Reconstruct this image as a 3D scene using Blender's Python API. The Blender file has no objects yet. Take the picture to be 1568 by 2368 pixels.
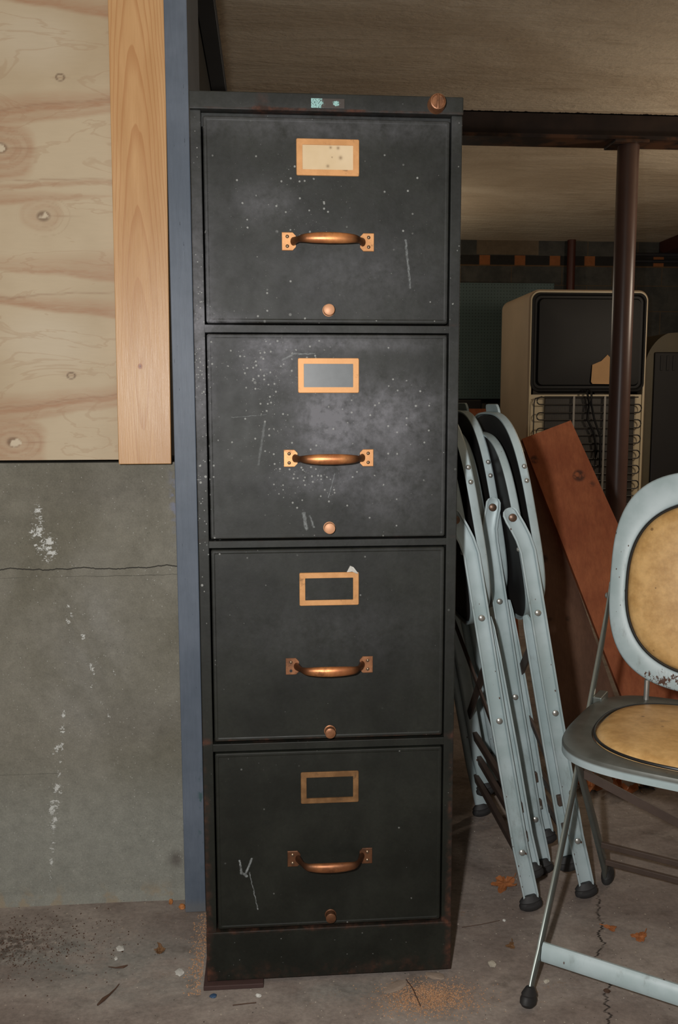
import bpy, bmesh, math, random
import numpy as np
from mathutils import Vector, Matrix, noise as mnoise
random.seed(7); rng = np.random.default_rng(3)
PI = math.pi
COL = bpy.context.scene.collection
FZ = -0.008          # floor level

# ------------------------------------------------------------------ objects
def tag(o, label=None, cat=None, group=None, kind=None):
    if label: o['label'] = label
    if cat: o['category'] = cat
    if group: o['group'] = group
    if kind: o['kind'] = kind
    return o

def thing(name, label, cat, loc=(0, 0, 0), rot=(0, 0, 0), group=None):
    o = bpy.data.objects.new(name, None); COL.objects.link(o)
    o.empty_display_size = 0.05
    o.location = loc; o.rotation_euler = rot
    return tag(o, label, cat, group)

def obj(name, bm, mat, parent=None, smooth=False, loc=None, rot=None):
    me = bpy.data.meshes.new(name)
    bmesh.ops.recalc_face_normals(bm, faces=bm.faces[:])
    bm.to_mesh(me); bm.free()
    if smooth:
        for p in me.polygons: p.use_smooth = True
        try: me.set_sharp_from_angle(angle=math.radians(38))
        except Exception: pass
    me.materials.append(mat)
    o = bpy.data.objects.new(name, me); COL.objects.link(o)
    if parent is not None: o.parent = parent
    if loc: o.location = loc
    if rot: o.rotation_euler = rot
    return o

# ------------------------------------------------------------------ shapes
def box(bm, a, b, bev=0.0, seg=2, M=None):
    x0, y0, z0 = a; x1, y1, z1 = b
    vs = [bm.verts.new(p) for p in ((x0,y0,z0),(x1,y0,z0),(x1,y1,z0),(x0,y1,z0),(x0,y0,z1),(x1,y0,z1),(x1,y1,z1),(x0,y1,z1))]
    fs = [bm.faces.new([vs[i] for i in q]) for q in ((3,2,1,0),(4,5,6,7),(0,1,5,4),(1,2,6,5),(2,3,7,6),(3,0,4,7))]
    if bev > 0:
        es = list({e for f in fs for e in f.edges})
        r = bmesh.ops.bevel(bm, geom=es, offset=bev, segments=seg, profile=0.5, affect='EDGES')
        vs = list({v for f in r['faces'] for v in f.verts} | {v for v in vs if v.is_valid})
    if M is not None:
        bmesh.ops.transform(bm, matrix=M, verts=vs)
    return vs

def tube(bm, pts, rad, n=12, cap=True, up=(0, 0, 1)):
    """sweep an ellipse along pts; rad: number, (a,b) or list of them. a = along `up`-ish side axis, b = other"""
    P = [Vector(p) for p in pts]; m = len(P)
    if not isinstance(rad, list): rad = [rad]*m
    rad = [(r, r) if not isinstance(r, tuple) else r for r in rad]
    up = Vector(up); prev = None; rings = []
    for i in range(m):
        t = (P[min(i+1, m-1)] - P[max(i-1, 0)]).normalized()
        s = up - t*up.dot(t)
        if s.length < 1e-4: s = (prev if prev else Vector((1, 0, 0)))
        s = (s - t*s.dot(t)).normalized(); prev = s
        q = t.cross(s)
        rings.append([bm.verts.new(P[i] + s*rad[i][0]*math.cos(2*PI*k/n) + q*rad[i][1]*math.sin(2*PI*k/n)) for k in range(n)])
    for i in range(m-1):
        for k in range(n):
            bm.faces.new((rings[i][k], rings[i][(k+1) % n], rings[i+1][(k+1) % n], rings[i+1][k]))
    if cap:
        bm.faces.new(rings[0][::-1]); bm.faces.new(rings[-1])
    return rings

def sweep(bm, pts, prof, up=(0, 1, 0), cap=True, scales=None):
    """sweep closed 2D profile [(a,b)]; a along `up`, b along t x up"""
    P = [Vector(p) for p in pts]; m = len(P); up = Vector(up); rings = []
    for i in range(m):
        t = (P[min(i+1, m-1)] - P[max(i-1, 0)]).normalized()
        s = (up - t*up.dot(t)).normalized(); q = t.cross(s)
        sa, sb = (scales[i] if scales else (1, 1))
        rings.append([bm.verts.new(P[i] + s*a*sa + q*b*sb) for a, b in prof])
    n = len(prof)
    for i in range(m-1):
        for k in range(n):
            bm.faces.new((rings[i][k], rings[i][(k+1) % n], rings[i+1][(k+1) % n], rings[i+1][k]))
    if cap:
        bm.faces.new(rings[0][::-1]); bm.faces.new(rings[-1])

def lathe(bm, prof, n=24, M=Matrix()):
    rings = []
    for r, z in prof:
        if r < 1e-6: rings.append([bm.verts.new(M @ Vector((0, 0, z)))])
        else: rings.append([bm.verts.new(M @ Vector((r*math.cos(2*PI*k/n), r*math.sin(2*PI*k/n), z))) for k in range(n)])
    for a, b in zip(rings, rings[1:]):
        for k in range(n):
            if len(a) == 1 and len(b) == 1: continue
            if len(a) == 1: bm.faces.new((a[0], b[k], b[(k+1) % n]))
            elif len(b) == 1: bm.faces.new((a[k], a[(k+1) % n], b[0]))
            else: bm.faces.new((a[k], a[(k+1) % n], b[(k+1) % n], b[k]))
    if len(rings[0]) > 1: bm.faces.new(rings[0][::-1])
    if len(rings[-1]) > 1: bm.faces.new(rings[-1])

def supel(a, b, p, n=72, cx=0, cy=0):
    out = []
    for k in range(n):
        t = 2*PI*k/n; c, s = math.cos(t), math.sin(t)
        out.append((cx + a*math.copysign(abs(c)**(2/p), c), cy + b*math.copysign(abs(s)**(2/p), s)))
    return out

def rrect(x0, z0, x1, z1, r, k=6):
    out = []
    for cx, cz, a0 in ((x1-r, z1-r, 0), (x0+r, z1-r, 90), (x0+r, z0+r, 180), (x1-r, z0+r, 270)):
        for i in range(k+1):
            a = math.radians(a0 + 90*i/k); out.append((cx + r*math.cos(a), cz + r*math.sin(a)))
    return out

def loops(bm, loops_, close_first=False, close_last=False):
    """bridge successive closed loops of equal length (lists of 3D points)"""
    V = [[bm.verts.new(p) for p in L] for L in loops_]
    n = len(V[0])
    for a, b in zip(V, V[1:]):
        for k in range(n): bm.faces.new((a[k], a[(k+1) % n], b[(k+1) % n], b[k]))
    if close_first: bm.faces.new(V[0][::-1])
    if close_last: bm.faces.new(V[-1])
    return V

def BM(): return bmesh.new()

# ------------------------------------------------------------------ node expressions
class S:
    def __init__(s, nt, k): s.nt = nt; s.k = k
    def _m(s, op, *o, clamp=False):
        n = s.nt.nodes.new('ShaderNodeMath'); n.operation = op; n.use_clamp = clamp
        for i, v in enumerate((s,)+o):
            if isinstance(v, S): s.nt.links.new(v.k, n.inputs[i])
            else: n.inputs[i].default_value = v
        return S(s.nt, n.outputs[0])
    def __add__(s, o): return s._m('ADD', o)
    __radd__ = __add__
    def __sub__(s, o): return s._m('SUBTRACT', o)
    def __rsub__(s, o): return (s*-1)+o
    def __mul__(s, o): return s._m('MULTIPLY', o)
    __rmul__ = __mul__
    def __truediv__(s, o): return s._m('DIVIDE', o)
    def abs(s): return s._m('ABSOLUTE')
    def pow(s, o): return s._m('POWER', o)
    def min(s, o): return s._m('MINIMUM', o)
    def max(s, o): return s._m('MAXIMUM', o)
    def frac(s): return s._m('FRACT')
    def sin(s): return s._m('SINE')
    def sqrt(s): return s._m('SQRT')
    def exp(s): return s._m('EXPONENT')
    def clamp(s): return s._m('ADD', 0.0, clamp=True)
    def ss(s, lo, hi, a=0.0, b=1.0):
        n = s.nt.nodes.new('ShaderNodeMapRange'); n.interpolation_type = 'SMOOTHSTEP'
        s.nt.links.new(s.k, n.inputs[0])
        if lo > hi: lo, hi, a, b = hi, lo, b, a
        n.inputs[1].default_value = lo; n.inputs[2].default_value = hi; n.inputs[3].default_value = a; n.inputs[4].default_value = b
        return S(s.nt, n.outputs[0])

class Mat:
    def __init__(s, name, rough=0.5, metal=0.0, spec=0.5):
        s.m = bpy.data.materials.new(name); s.m.use_nodes = True; s.nt = s.m.node_tree
        s.b = s.nt.nodes['Principled BSDF']
        s.b.inputs['Roughness'].default_value = rough; s.b.inputs['Metallic'].default_value = metal
        s.b.inputs['Specular IOR Level'].default_value = spec
        tc = s.nt.nodes.new('ShaderNodeTexCoord'); s.P = tc.outputs['Object']
        sep = s.nt.nodes.new('ShaderNodeSeparateXYZ'); s.nt.links.new(s.P, sep.inputs[0])
        s.x, s.y, s.z = (S(s.nt, sep.outputs[i]) for i in range(3))
    def vec(s, x, y, z):
        n = s.nt.nodes.new('ShaderNodeCombineXYZ')
        for i, v in enumerate((x, y, z)):
            if isinstance(v, S): s.nt.links.new(v.k, n.inputs[i])
            else: n.inputs[i].default_value = v
        return n.outputs[0]
    def sc(s, sx, sy, sz, off=0.0): return s.vec(s.x*sx+off, s.y*sy, s.z*sz)
    def noise(s, scale=5, detail=4, rough=0.55, vec=None, dist=0.0):
        n = s.nt.nodes.new('ShaderNodeTexNoise'); n.inputs['Scale'].default_value = scale
        n.inputs['Detail'].default_value = detail; n.inputs['Roughness'].default_value = rough
        n.inputs['Distortion'].default_value = dist
        s.nt.links.new(vec if vec is not None else s.P, n.inputs['Vector'])
        return S(s.nt, n.outputs[0])
    def voro(s, scale, vec=None, feat='F1', rnd=1.0):
        n = s.nt.nodes.new('ShaderNodeTexVoronoi'); n.inputs['Scale'].default_value = scale; n.feature = feat
        n.inputs['Randomness'].default_value = rnd
        s.nt.links.new(vec if vec is not None else s.P, n.inputs['Vector'])
        sep = s.nt.nodes.new('ShaderNodeSeparateColor')
        if feat == 'F1': s.nt.links.new(n.outputs['Color'], sep.inputs[0])
        return S(s.nt, n.outputs['Distance']), S(s.nt, sep.outputs[0]), S(s.nt, sep.outputs[1])
    def attr(s, name):
        n = s.nt.nodes.new('ShaderNodeAttribute'); n.attribute_name = name
        return S(s.nt, n.outputs['Fac'])
    def col(s, c):
        n = s.nt.nodes.new('ShaderNodeRGB'); n.outputs[0].default_value = (*c, 1); return n.outputs[0]
    def mix(s, a, b, f, mode='MIX'):
        n = s.nt.nodes.new('ShaderNodeMix'); n.data_type = 'RGBA'; n.blend_type = mode
        for i, v in ((6, a), (7, b)):
            if isinstance(v, tuple): n.inputs[i].default_value = (*v, 1)
            else: s.nt.links.new(v, n.inputs[i])
        if isinstance(f, S): s.nt.links.new(f.k, n.inputs[0])
        else: n.inputs[0].default_value = f
        return n.outputs[2]
    def mulv(s, c, f):
        v = s.vec(f, f, f); return s.mix(c, v, 1.0, 'MULTIPLY')
    def base(s, c):
        if isinstance(c, tuple): s.b.inputs['Base Color'].default_value = (*c, 1)
        else: s.nt.links.new(c, s.b.inputs['Base Color'])
    def rough(s, v): s.nt.links.new(v.k, s.b.inputs['Roughness'])
    def metal(s, v): s.nt.links.new(v.k, s.b.inputs['Metallic'])
    def bump(s, h, strength=0.3, dist=0.002):
        n = s.nt.nodes.new('ShaderNodeBump'); n.inputs['Strength'].default_value = strength; n.inputs['Distance'].default_value = dist
        s.nt.links.new(h.k, n.inputs['Height']); s.nt.links.new(n.outputs[0], s.b.inputs['Normal'])
    def seg(s, u, v, a, b):
        """distance from (u,v) to segment a-b"""
        dx, dy = b[0]-a[0], b[1]-a[1]; L = dx*dx+dy*dy
        h = (((u-a[0])*dx + (v-a[1])*dy)/L).clamp()
        return ((u-a[0]-h*dx).pow(2.0) + (v-a[1]-h*dy).pow(2.0)).sqrt()
    def blob(s, u, v, cx, cy, rx, ry):
        return ((((u-cx)/rx).pow(2.0) + ((v-cy)/ry).pow(2.0))*-1.0).exp()

def simple(name, c, rough=0.5, metal=0.0, var=0.15, scale=12, spec=0.5, bump=0.0):
    m = Mat(name, rough, metal, spec)
    f = m.noise(scale, 5, 0.6)*(2*var) + (1-var)
    m.base(m.mulv(m.col(c), f))
    if bump: m.bump(m.noise(scale*6, 4), bump, 0.001)
    return m.m

# ------------------------------------------------------------------ materials
def mat_cabinet(name, front=False):
    m = Mat(name, 0.6, 0.0, 0.30)
    x, z = m.x, m.z
    w = m.noise(9, 4, 0.6)
    c = m.mix((0.0065, 0.0075, 0.0052), (0.0145, 0.016, 0.012), w.ss(0.35, 0.7))
    fine = m.noise(260, 3, 0.6)
    c = m.mulv(c, fine*0.7+0.65)
    # dust layout : big clouds
    n1 = m.noise(22, 6, 0.7, dist=0.4); n2 = m.noise(70, 4, 0.65)
    cl = m.blob(x, z, -0.002, 0.868, 0.050, 0.055)*1.25 + m.blob(x, z, 0.095, 0.875, 0.06, 0.045)*0.8 \
        + m.blob(x, z, -0.085, 0.945, 0.045, 0.03)*0.7 + m.blob(x, z, -0.01, 0.972, 0.12, 0.012)*0.7 \
        + m.blob(x, z, 0.08, 0.78, 0.07, 0.06)*0.45 + m.blob(x, z, -0.03, 0.775, 0.06, 0.02)*0.4 \
        + m.blob(x, z, 0.03, 1.07, 0.11, 0.05)*0.24 + m.blob(x, z, -0.09, 1.165, 0.04, 0.025)*0.40 + m.blob(x, z, 0.0, 1.27, 0.2, 0.02)*0.25 \
        + m.blob(x, z, -0.168, 1.005, 0.04, 0.012)*0.9 + m.blob(x, z, -0.182, 0.97, 0.02, 0.16)*0.8 \
        + m.blob(x, z, 0.0, 0.55, 0.14, 0.05)*0.10 + z.ss(0.2, 0.8)*0.06
    n3 = m.noise(190, 3, 0.6)
    dust = (cl*(n1*2.2+n2*1.5+n3*0.7-1.45)).clamp()
    c = m.mix(c, (0.155, 0.155, 0.168), dust)
    # specks
    dens = m.blob(x, z, -0.085, 0.942, 0.042, 0.034)*3.2 + m.blob(x, z, -0.065, 0.89, 0.03, 0.03)*1.4 + m.blob(x, z, -0.03, 0.775, 0.05, 0.02)*0.8 + m.blob(x, z, -0.075, 1.17, 0.07, 0.04)*0.55 + m.blob(x, z, -0.02, 0.80, 0.09, 0.06)*0.42 \
        + m.blob(x, z, 0.0, 0.88, 0.25, 0.12)*0.16 + m.blob(x, z, 0.0, 1.12, 0.2, 0.12)*0.07 + m.blob(x, z, -0.185, 0.93, 0.02, 0.2)*0.5 + 0.006
    dens = dens*m.noise(14, 4, 0.7).ss(0.38, 0.62)*1.35
    d, r1, r2 = m.voro(150)
    sp = (d*-1.0 + r2*0.34).ss(0.0, 0.12)*(r1*-1.0 + dens*0.75).ss(-0.02, 0.02)
    d2, q1, q2 = m.voro(420)
    sp2 = (d2*-1.0 + q2*0.5).ss(0.0, 0.15)*(q1*-1.0 + dens*0.55).ss(-0.02, 0.02)
    d3, p1, p2 = m.voro(55)
    sp3 = (d3*-1.0 + p2*0.16).ss(0.0, 0.08)*(p1*-1.0 + dens*0.4).ss(-0.02, 0.02)
    c = m.mix(c, (0.40, 0.41, 0.39), (sp*0.55*(r2+0.25)+sp2*0.5+sp3*0.28).clamp())
    # chalky scratches
    jag = m.noise(160, 3)*0.004-0.002
    u, v = x+jag, z+jag
    def sg(a, b, wd): return m.seg(u, v, a, b).ss(wd, wd*0.3)
    sc = (sg((-0.138, 0.196), (-0.1355, 0.176), 0.0022).max(sg((-0.1355, 0.176), (-0.128, 0.1705), 0.003))).max(sg((-0.1197, 0.198), (-0.130, 0.172), 0.0022))
    sc = sc.max(sg((-0.1234, 0.1764), (-0.1116, 0.1152), 0.0011)*0.8)
    sc = sc.max(sg((0.1105, 1.118), (0.1178, 1.052), 0.0020)*0.7)
    sc = sc.max(sg((-0.037, 0.728), (-0.033, 0.706), 0.0035)*0.8).max(sg((-0.028, 0.724), (-0.022, 0.708), 0.0022)*0.7)
    sc = sc.max(sg((-0.065, 0.95), (-0.05, 0.958), 0.0018)*0.8).max(sg((-0.05, 0.958), (-0.02, 0.9585), 0.0012)*0.7)
    sc = sc.max(sg((-0.092, 0.86), (-0.102, 0.80), 0.0022)*0.35).max(sg((0.008, 0.785), (0.0, 0.752), 0.001)*0.6).max(sg((-0.14, 0.868), (-0.09, 0.872), 0.0007)*0.5)
    c = m.mix(c, (0.26, 0.28, 0.28), (sc*(m.noise(230, 4, 0.7)*2.2-0.55)).clamp())
    # rust
    low = z.ss(0.75, 0.05)
    edge = m.blob(x, z, 0, 0.384, 2, 0.006) + m.blob(x, z, 0, 0.69, 2, 0.005)*0.8 + m.blob(x, z, 0, 0.082, 2, 0.007) + m.blob(x, z, 0, 1.0, 2, 0.004)*0.7 + m.blob(x, z, 0, 1.291, 2, 0.003)
    edge = edge + m.blob(x, z, -0.092, 1.30, 0.014, 0.03)*1.0 + m.blob(x, z, -0.01, 1.29, 0.05, 0.008)*0.5
    rs = (x.abs().ss(0.172, 0.19)*low*0.65 + edge*0.55 + z.ss(0.06, 0.0)*0.40 + low*0.08)
    rust = (rs*(m.noise(26, 6, 0.7)*1.9-0.35)).ss(0.16, 0.62)
    c = m.mix(c, m.mix((0.030, 0.014, 0.009), (0.095, 0.034, 0.018), m.noise(90, 4).ss(0.4, 0.7)), rust*0.85)
    m.base(c)
    m.rough((dust*0.25 + sp*0.2 + rust*0.25 + m.noise(40, 4)*0.18 + 0.44).clamp())
    m.bump(m.noise(240, 3)*0.5 + m.noise(6, 2)*0.8, 0.10, 0.0015)
    return m.m

def mat_brass(name, c1, c2, tarn=0.3, metal=0.7, rough=0.42, ends=False):
    m = Mat(name, rough, metal, 0.5)
    n = m.noise(45, 5, 0.6)
    c = m.mix(c1, c2, n.ss(0.35, 0.7))
    t = m.noise(60, 5, 0.7, vec=m.sc(1, 1, 1, 3.1)).ss(0.62-tarn*0.35, 0.78)
    c = m.mix(c, (0.035, 0.02, 0.012), t*0.8)
    if ends: c = m.mix(c, (0.040, 0.018, 0.010), (m.x.abs()+m.noise(90, 4, 0.7)*0.016).ss(0.024, 0.052)*0.85)
    m.base(c); m.rough((n*0.2+t*0.2+rough-0.08).clamp())
    m.bump(m.noise(400, 2), 0.08, 0.0006)
    return m.m

def mat_chair(name, rustamt=0.0, spot=None, metal=0.15):
    m = Mat(name, 0.34, metal, 0.45)
    n = m.noise(14, 4)
    c = m.mix((0.36, 0.45, 0.46), (0.45, 0.54, 0.56), n.ss(0.35, 0.65))
    g = m.noise(30, 6, 0.7, vec=m.sc(1, 1, 0.35)).ss(0.56, 0.72)
    c = m.mix(c, (0.16, 0.17, 0.16), g*0.45)
    d, r1, r2 = m.voro(170, vec=m.sc(1, 1, 0.6))
    ch = (d*-1.0+r2*0.36).ss(0.0, 0.1)*(r1*-1.0+0.055+rustamt*0.5).ss(-0.02, 0.02)
    big = m.noise(48, 6, 0.75, vec=m.sc(1, 1, 0.8, 7)).ss(0.70-rustamt*0.55, 0.72-rustamt*0.55)
    r = (ch+big).clamp()
    if spot:
        b_ = m.blob(m.x, m.z, *spot); r = (r+(m.noise(75, 6, 0.75, vec=m.sc(1, 1, 0.7, 3))+b_*0.22).ss(0.70, 0.73)).clamp()
    c = m.mix(c, (0.085, 0.04, 0.025), r)
    m.base(c); m.rough((n*0.15 + r*0.35 + g*0.15 + 0.33).clamp())
    m.bump(m.noise(120, 3)*0.4 - r*0.8, 0.15, 0.001)
    return m.m

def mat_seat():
    m = Mat('pale_blue_seat_dark_top', 0.34, 0.25, 0.5)
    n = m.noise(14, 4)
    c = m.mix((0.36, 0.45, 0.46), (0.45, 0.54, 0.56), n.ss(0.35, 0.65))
    top = m.z.ss(0.3805, 0.3845)  # mask of the seat's top face, mixed to a darker grey
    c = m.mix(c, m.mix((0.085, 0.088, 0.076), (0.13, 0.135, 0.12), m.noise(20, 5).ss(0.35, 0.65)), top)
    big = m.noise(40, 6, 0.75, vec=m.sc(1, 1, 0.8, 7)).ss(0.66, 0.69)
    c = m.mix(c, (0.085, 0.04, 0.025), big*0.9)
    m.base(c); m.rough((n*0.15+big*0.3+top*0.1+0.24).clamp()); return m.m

M = {}
M['cab'] = mat_cabinet('dark_green_paint')
M['frame_brass'] = mat_brass('brass_frame', (0.50, 0.245, 0.09), (0.60, 0.31, 0.125), 0.14, 0.35, 0.52)
M['handle_copper'] = mat_brass('worn_copper', (0.42, 0.155, 0.06), (0.66, 0.28, 0.10), 0.42, 0.65, 0.38, True)
M['frame_dark'] = mat_brass('dark_brass_frame', (0.17, 0.085, 0.032), (0.27, 0.14, 0.055), 0.2, 0.35, 0.5)  # darker frame, handle and plate tones used only on the lowest drawer
M['handle_dark'] = mat_brass('dark_copper', (0.20, 0.075, 0.032), (0.34, 0.14, 0.055), 0.45, 0.6, 0.42, True)
M['plate_dark'] = mat_brass('dark_copper_plate', (0.085, 0.036, 0.018), (0.16, 0.068, 0.03), 0.35, 0.5, 0.45)
M['plate_mid'] = mat_brass('browned_plate', (0.20, 0.085, 0.04), (0.40, 0.18, 0.085), 0.4, 0.5, 0.42)
M['plate_brass'] = mat_brass('copper_plate', (0.46, 0.215, 0.082), (0.60, 0.30, 0.12), 0.2, 0.45, 0.45)
M['latch'] = mat_brass('copper_button', (0.54, 0.27, 0.14), (0.60, 0.31, 0.17), 0.1, 0.25, 0.5)
M['rivet'] = simple('rivet_metal', (0.25, 0.17, 0.11), 0.35, 0.8, 0.2, 60)
M['chair'] = mat_chair('pale_blue_paint')
M['chair_rusty'] = mat_chair('pale_blue_paint_chipped', 0.05, (-0.055, 0.425, 0.085, 0.022), 0.0)
M['chair_leg'] = simple('worn_grey_green_steel', (0.17, 0.19, 0.175), 0.3, 0.6, 0.35, 25)
M['rust_bar'] = simple('rusty_steel', (0.075, 0.05, 0.038), 0.6, 0.2, 0.4, 40)
M['rubber'] = simple('black_rubber', (0.022, 0.021, 0.021), 0.65, 0, 0.4, 30, bump=0.3)
M['steel'] = simple('bolt_steel', (0.45, 0.45, 0.42), 0.35, 0.7, 0.25, 80)
M['bolt_brown'] = simple('bolt_brown', (0.16, 0.10, 0.07), 0.4, 0.6, 0.25, 90)

def mat_vinyl():
    m = Mat('tan_vinyl', 0.42, 0, 0.45)
    n = m.noise(28, 5, 0.65); f = m.noise(140, 3)
    c = m.mix((0.50, 0.285, 0.10), (0.70, 0.44, 0.18), n.ss(0.3, 0.7))
    c = m.mulv(c, f*0.35+0.82)
    d, r1, r2 = m.voro(60)
    sp = (d*-1.0+r2*0.2).ss(0, 0.08)*(r1*-1.0+0.22).ss(-0.02, 0.02)
    c = m.mix(c, (0.14, 0.075, 0.03), (sp*0.7 + m.noise(11, 4, vec=m.sc(1, 1, 1, 5)).ss(0.66, 0.76)*0.5).clamp())
    m.base(c); m.bump(f+m.noise(300, 2)*0.5, 0.12, 0.001)
    return m.m
M['vinyl'] = mat_vinyl()
M['piping'] = simple('black_piping', (0.018, 0.017, 0.016), 0.3, 0, 0.3, 80)

def mat_concrete():
    m = Mat('old_concrete', 0.85, 0, 0.25)
    x, z = m.x, m.z
    a = m.noise(3.2, 6, 0.6, dist=0.5); b = m.noise(40, 5, 0.7)
    c = m.mix((0.150, 0.140, 0.108), (0.225, 0.213, 0.176), a.ss(0.33, 0.68))
    c = m.mix(c, (0.25, 0.255, 0.225), z.ss(0.30, 0.12)*0.7)
    c = m.mix(c, (0.30, 0.30, 0.295), m.blob(x, z, -0.41, 0.46, 0.06, 0.12)*a.ss(0.35, 0.6)*0.45)
    c = m.mix(c, (0.13, 0.12, 0.105), (m.blob(x, z, -0.36, 0.74, 0.12, 0.04)*0.4 + m.blob(x, z, -0.30, 0.33, 0.11, 0.04)*0.35 + m.blob(x, z, -0.262, 0.068, 0.012, 0.014)*1.1).clamp())
    c = m.mulv(c, b*0.65+0.68)
    c = m.mulv(c, m.noise(420, 3, 0.6)*0.55+0.73)
    d, r1, r2 = m.voro(330)
    c = m.mix(c, (0.42, 0.42, 0.39), (d*-1.0+r2*0.35).ss(0, 0.1)*(r1*-1.0+0.06).ss(-0.01, 0.01)*0.8)
    c = m.mix(c, (0.05, 0.048, 0.04), (d*-1.0+r1*0.3).ss(0, 0.1)*(r2*-1.0+0.05).ss(-0.01, 0.01)*0.7)
    # flaking lime patches (layout attribute, broken up by noise)
    fl = m.attr('flake')
    st = m.noise(110, 5, 0.75, vec=m.vec(x*1.0+z*0.9, m.y, z*1.5-x*0.7), dist=0.6)
    f = (fl*0.62 + st*1.7 + m.noise(420, 2)*0.25 - 1.42).ss(0.0, 0.05)*fl.ss(0.05, 0.2)
    c = m.mix(c, (0.56, 0.57, 0.54), f)
    # two long hairline cracks, each following its own wander
    k1 = (z - (m.noise(9, 5, 0.65, vec=m.sc(1, 0, 0))*0.028 + 0.6055-0.014)).abs()
    k2 = (z - (m.noise(7, 5, 0.65, vec=m.sc(1, 0, 0, 4))*0.016 + 0.592-0.008)).abs()
    k = k1.ss(0.0013, 0.0005)*0.95 + k2.ss(0.0008, 0.0002)*0.5*m.noise(5, 2).ss(0.4, 0.6) + (z-0.235-m.noise(6, 3, vec=m.sc(1, 0, 0, 9))*0.006).abs().ss(0.0007, 0.0002)*x.ss(-0.45, -0.47)*0.3
    c = m.mix(c, (0.03, 0.028, 0.024), k.clamp())
    c = m.mix(c, (0.20, 0.22, 0.30), (m.blob(x, z, -0.25, 0.72, 0.008, 0.05)*m.noise(60, 4).ss(0.45, 0.6)*0.8).clamp())
    c = m.mix(c, (0.30, 0.22, 0.13), z.ss(0.035, 0.0)*m.noise(30, 4).ss(0.5, 0.65)*0.5)
    m.base(c)
    m.bump(b*0.7 + m.noise(160, 4)*0.5 - k*1.5 + f*0.8, 0.45, 0.0022)
    return m.m
M['concrete'] = mat_concrete()

def mat_floor():
    m = Mat('stained_concrete_floor', 0.8, 0, 0.25)
    x, y = m.x, m.y
    a = m.noise(3.0, 6, 0.62, vec=m.vec(x*1.0, y*1.8, m.z), dist=1.2); b = m.noise(11, 6, 0.68, vec=m.vec(x+y*0.35, y*1.6, 0.0)); g = m.noise(120, 5, 0.7)
    c = m.mix((0.20, 0.162, 0.140), (0.30, 0.258, 0.225), a.ss(0.35, 0.65))
    c = m.mix(c, (0.215, 0.222, 0.205), (m.blob(x, y, -0.40, 0.09, 0.16, 0.06)*0.8 + m.blob(x, y, -0.3, 0.0, 0.12, 0.05)*0.4 + m.blob(x, y, 0.02, -0.03, 0.09, 0.03)*0.6)*b.ss(0.35, 0.6))
    c = m.mix(c, (0.078, 0.060, 0.048), b.ss(0.52, 0.72)*0.5)
    # leaf brown areas, black soot near the wall on the left
    c = m.mix(c, (0.045, 0.032, 0.024), (m.blob(x, y, -0.55, 0.13, 0.09, 0.05)*m.noise(90, 5, 0.7).ss(0.42, 0.56)*0.85).clamp())
    c = m.mix(c, (0.10, 0.07, 0.045), (m.blob(x, y, 0.86, 0.75, 0.45, 0.18)*m.noise(14, 6, 0.7).ss(0.38, 0.6)*0.75).clamp())
    c = m.mix(c, (0.25, 0.13, 0.06), (m.blob(x, y, 0.13, -0.055, 0.07, 0.03)*m.noise(240, 4, 0.7).ss(0.45, 0.6)*0.8).clamp())
    c = m.mix(c, (0.28, 0.16, 0.07), (m.noise(9, 4).ss(0.56, 0.75)*m.noise(180, 4, 0.7).ss(0.56, 0.66)*0.6).clamp())
    c = m.mulv(c, g*0.9+0.55)
    c = m.mulv(c, m.noise(26, 5, 0.65)*0.5+0.75)
    d, r1, r2 = m.voro(210)
    c = m.mix(c, (0.42, 0.36, 0.29), (d*-1.0+r2*0.42).ss(0, 0.1)*(r1*-1.0+0.035).ss(-0.01, 0.01)*0.9)
    c = m.mix(c, (0.025, 0.02, 0.017), (d*-1.0+r1*0.32).ss(0, 0.1)*(r2*-1.0+0.07).ss(-0.01, 0.01)*0.8)
    # crack meandering away under the chairs
    cx = m.noise(16, 5, 0.7, vec=m.vec(0.0, y, 2.0))*0.09 + y*0.33 + 0.395
    k = (x-cx).abs().ss(0.0028, 0.0008)*y.ss(0.22, 0.17)
    c = m.mix(c, (0.018, 0.014, 0.012), k*0.9*m.noise(50, 3).ss(0.3, 0.5))
    m.base(c)
    m.rough((m.noise(5, 3)*0.25+0.62).clamp())
    m.bump(g*0.5 + b*1.2 - k*1.5, 0.4, 0.003)
    return m.m
M['floor'] = mat_floor()

def mat_plaster():
    m = Mat('rough_plaster_ceiling', 0.9, 0, 0.15)
    a = m.noise(1.1, 5, 0.6, vec=m.sc(0.8, 1.3, 1), dist=0.8); b = m.noise(5, 6, 0.7, vec=m.sc(0.6, 2.6, 1), dist=0.5); f = m.noise(60, 4, 0.7)
    c = m.mix((0.58, 0.47, 0.34), (0.74, 0.63, 0.48), a.ss(0.35, 0.65))
    c = m.mix(c, (0.36, 0.28, 0.19), b.ss(0.52, 0.75)*0.45)
    c = m.mulv(c, f*0.3+0.85)
    m.base(c); m.bump(b*2.0+f*0.3+m.noise(20, 5)*0.6, 0.35, 0.02)
    return m.m
M['plaster'] = mat_plaster()

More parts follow.
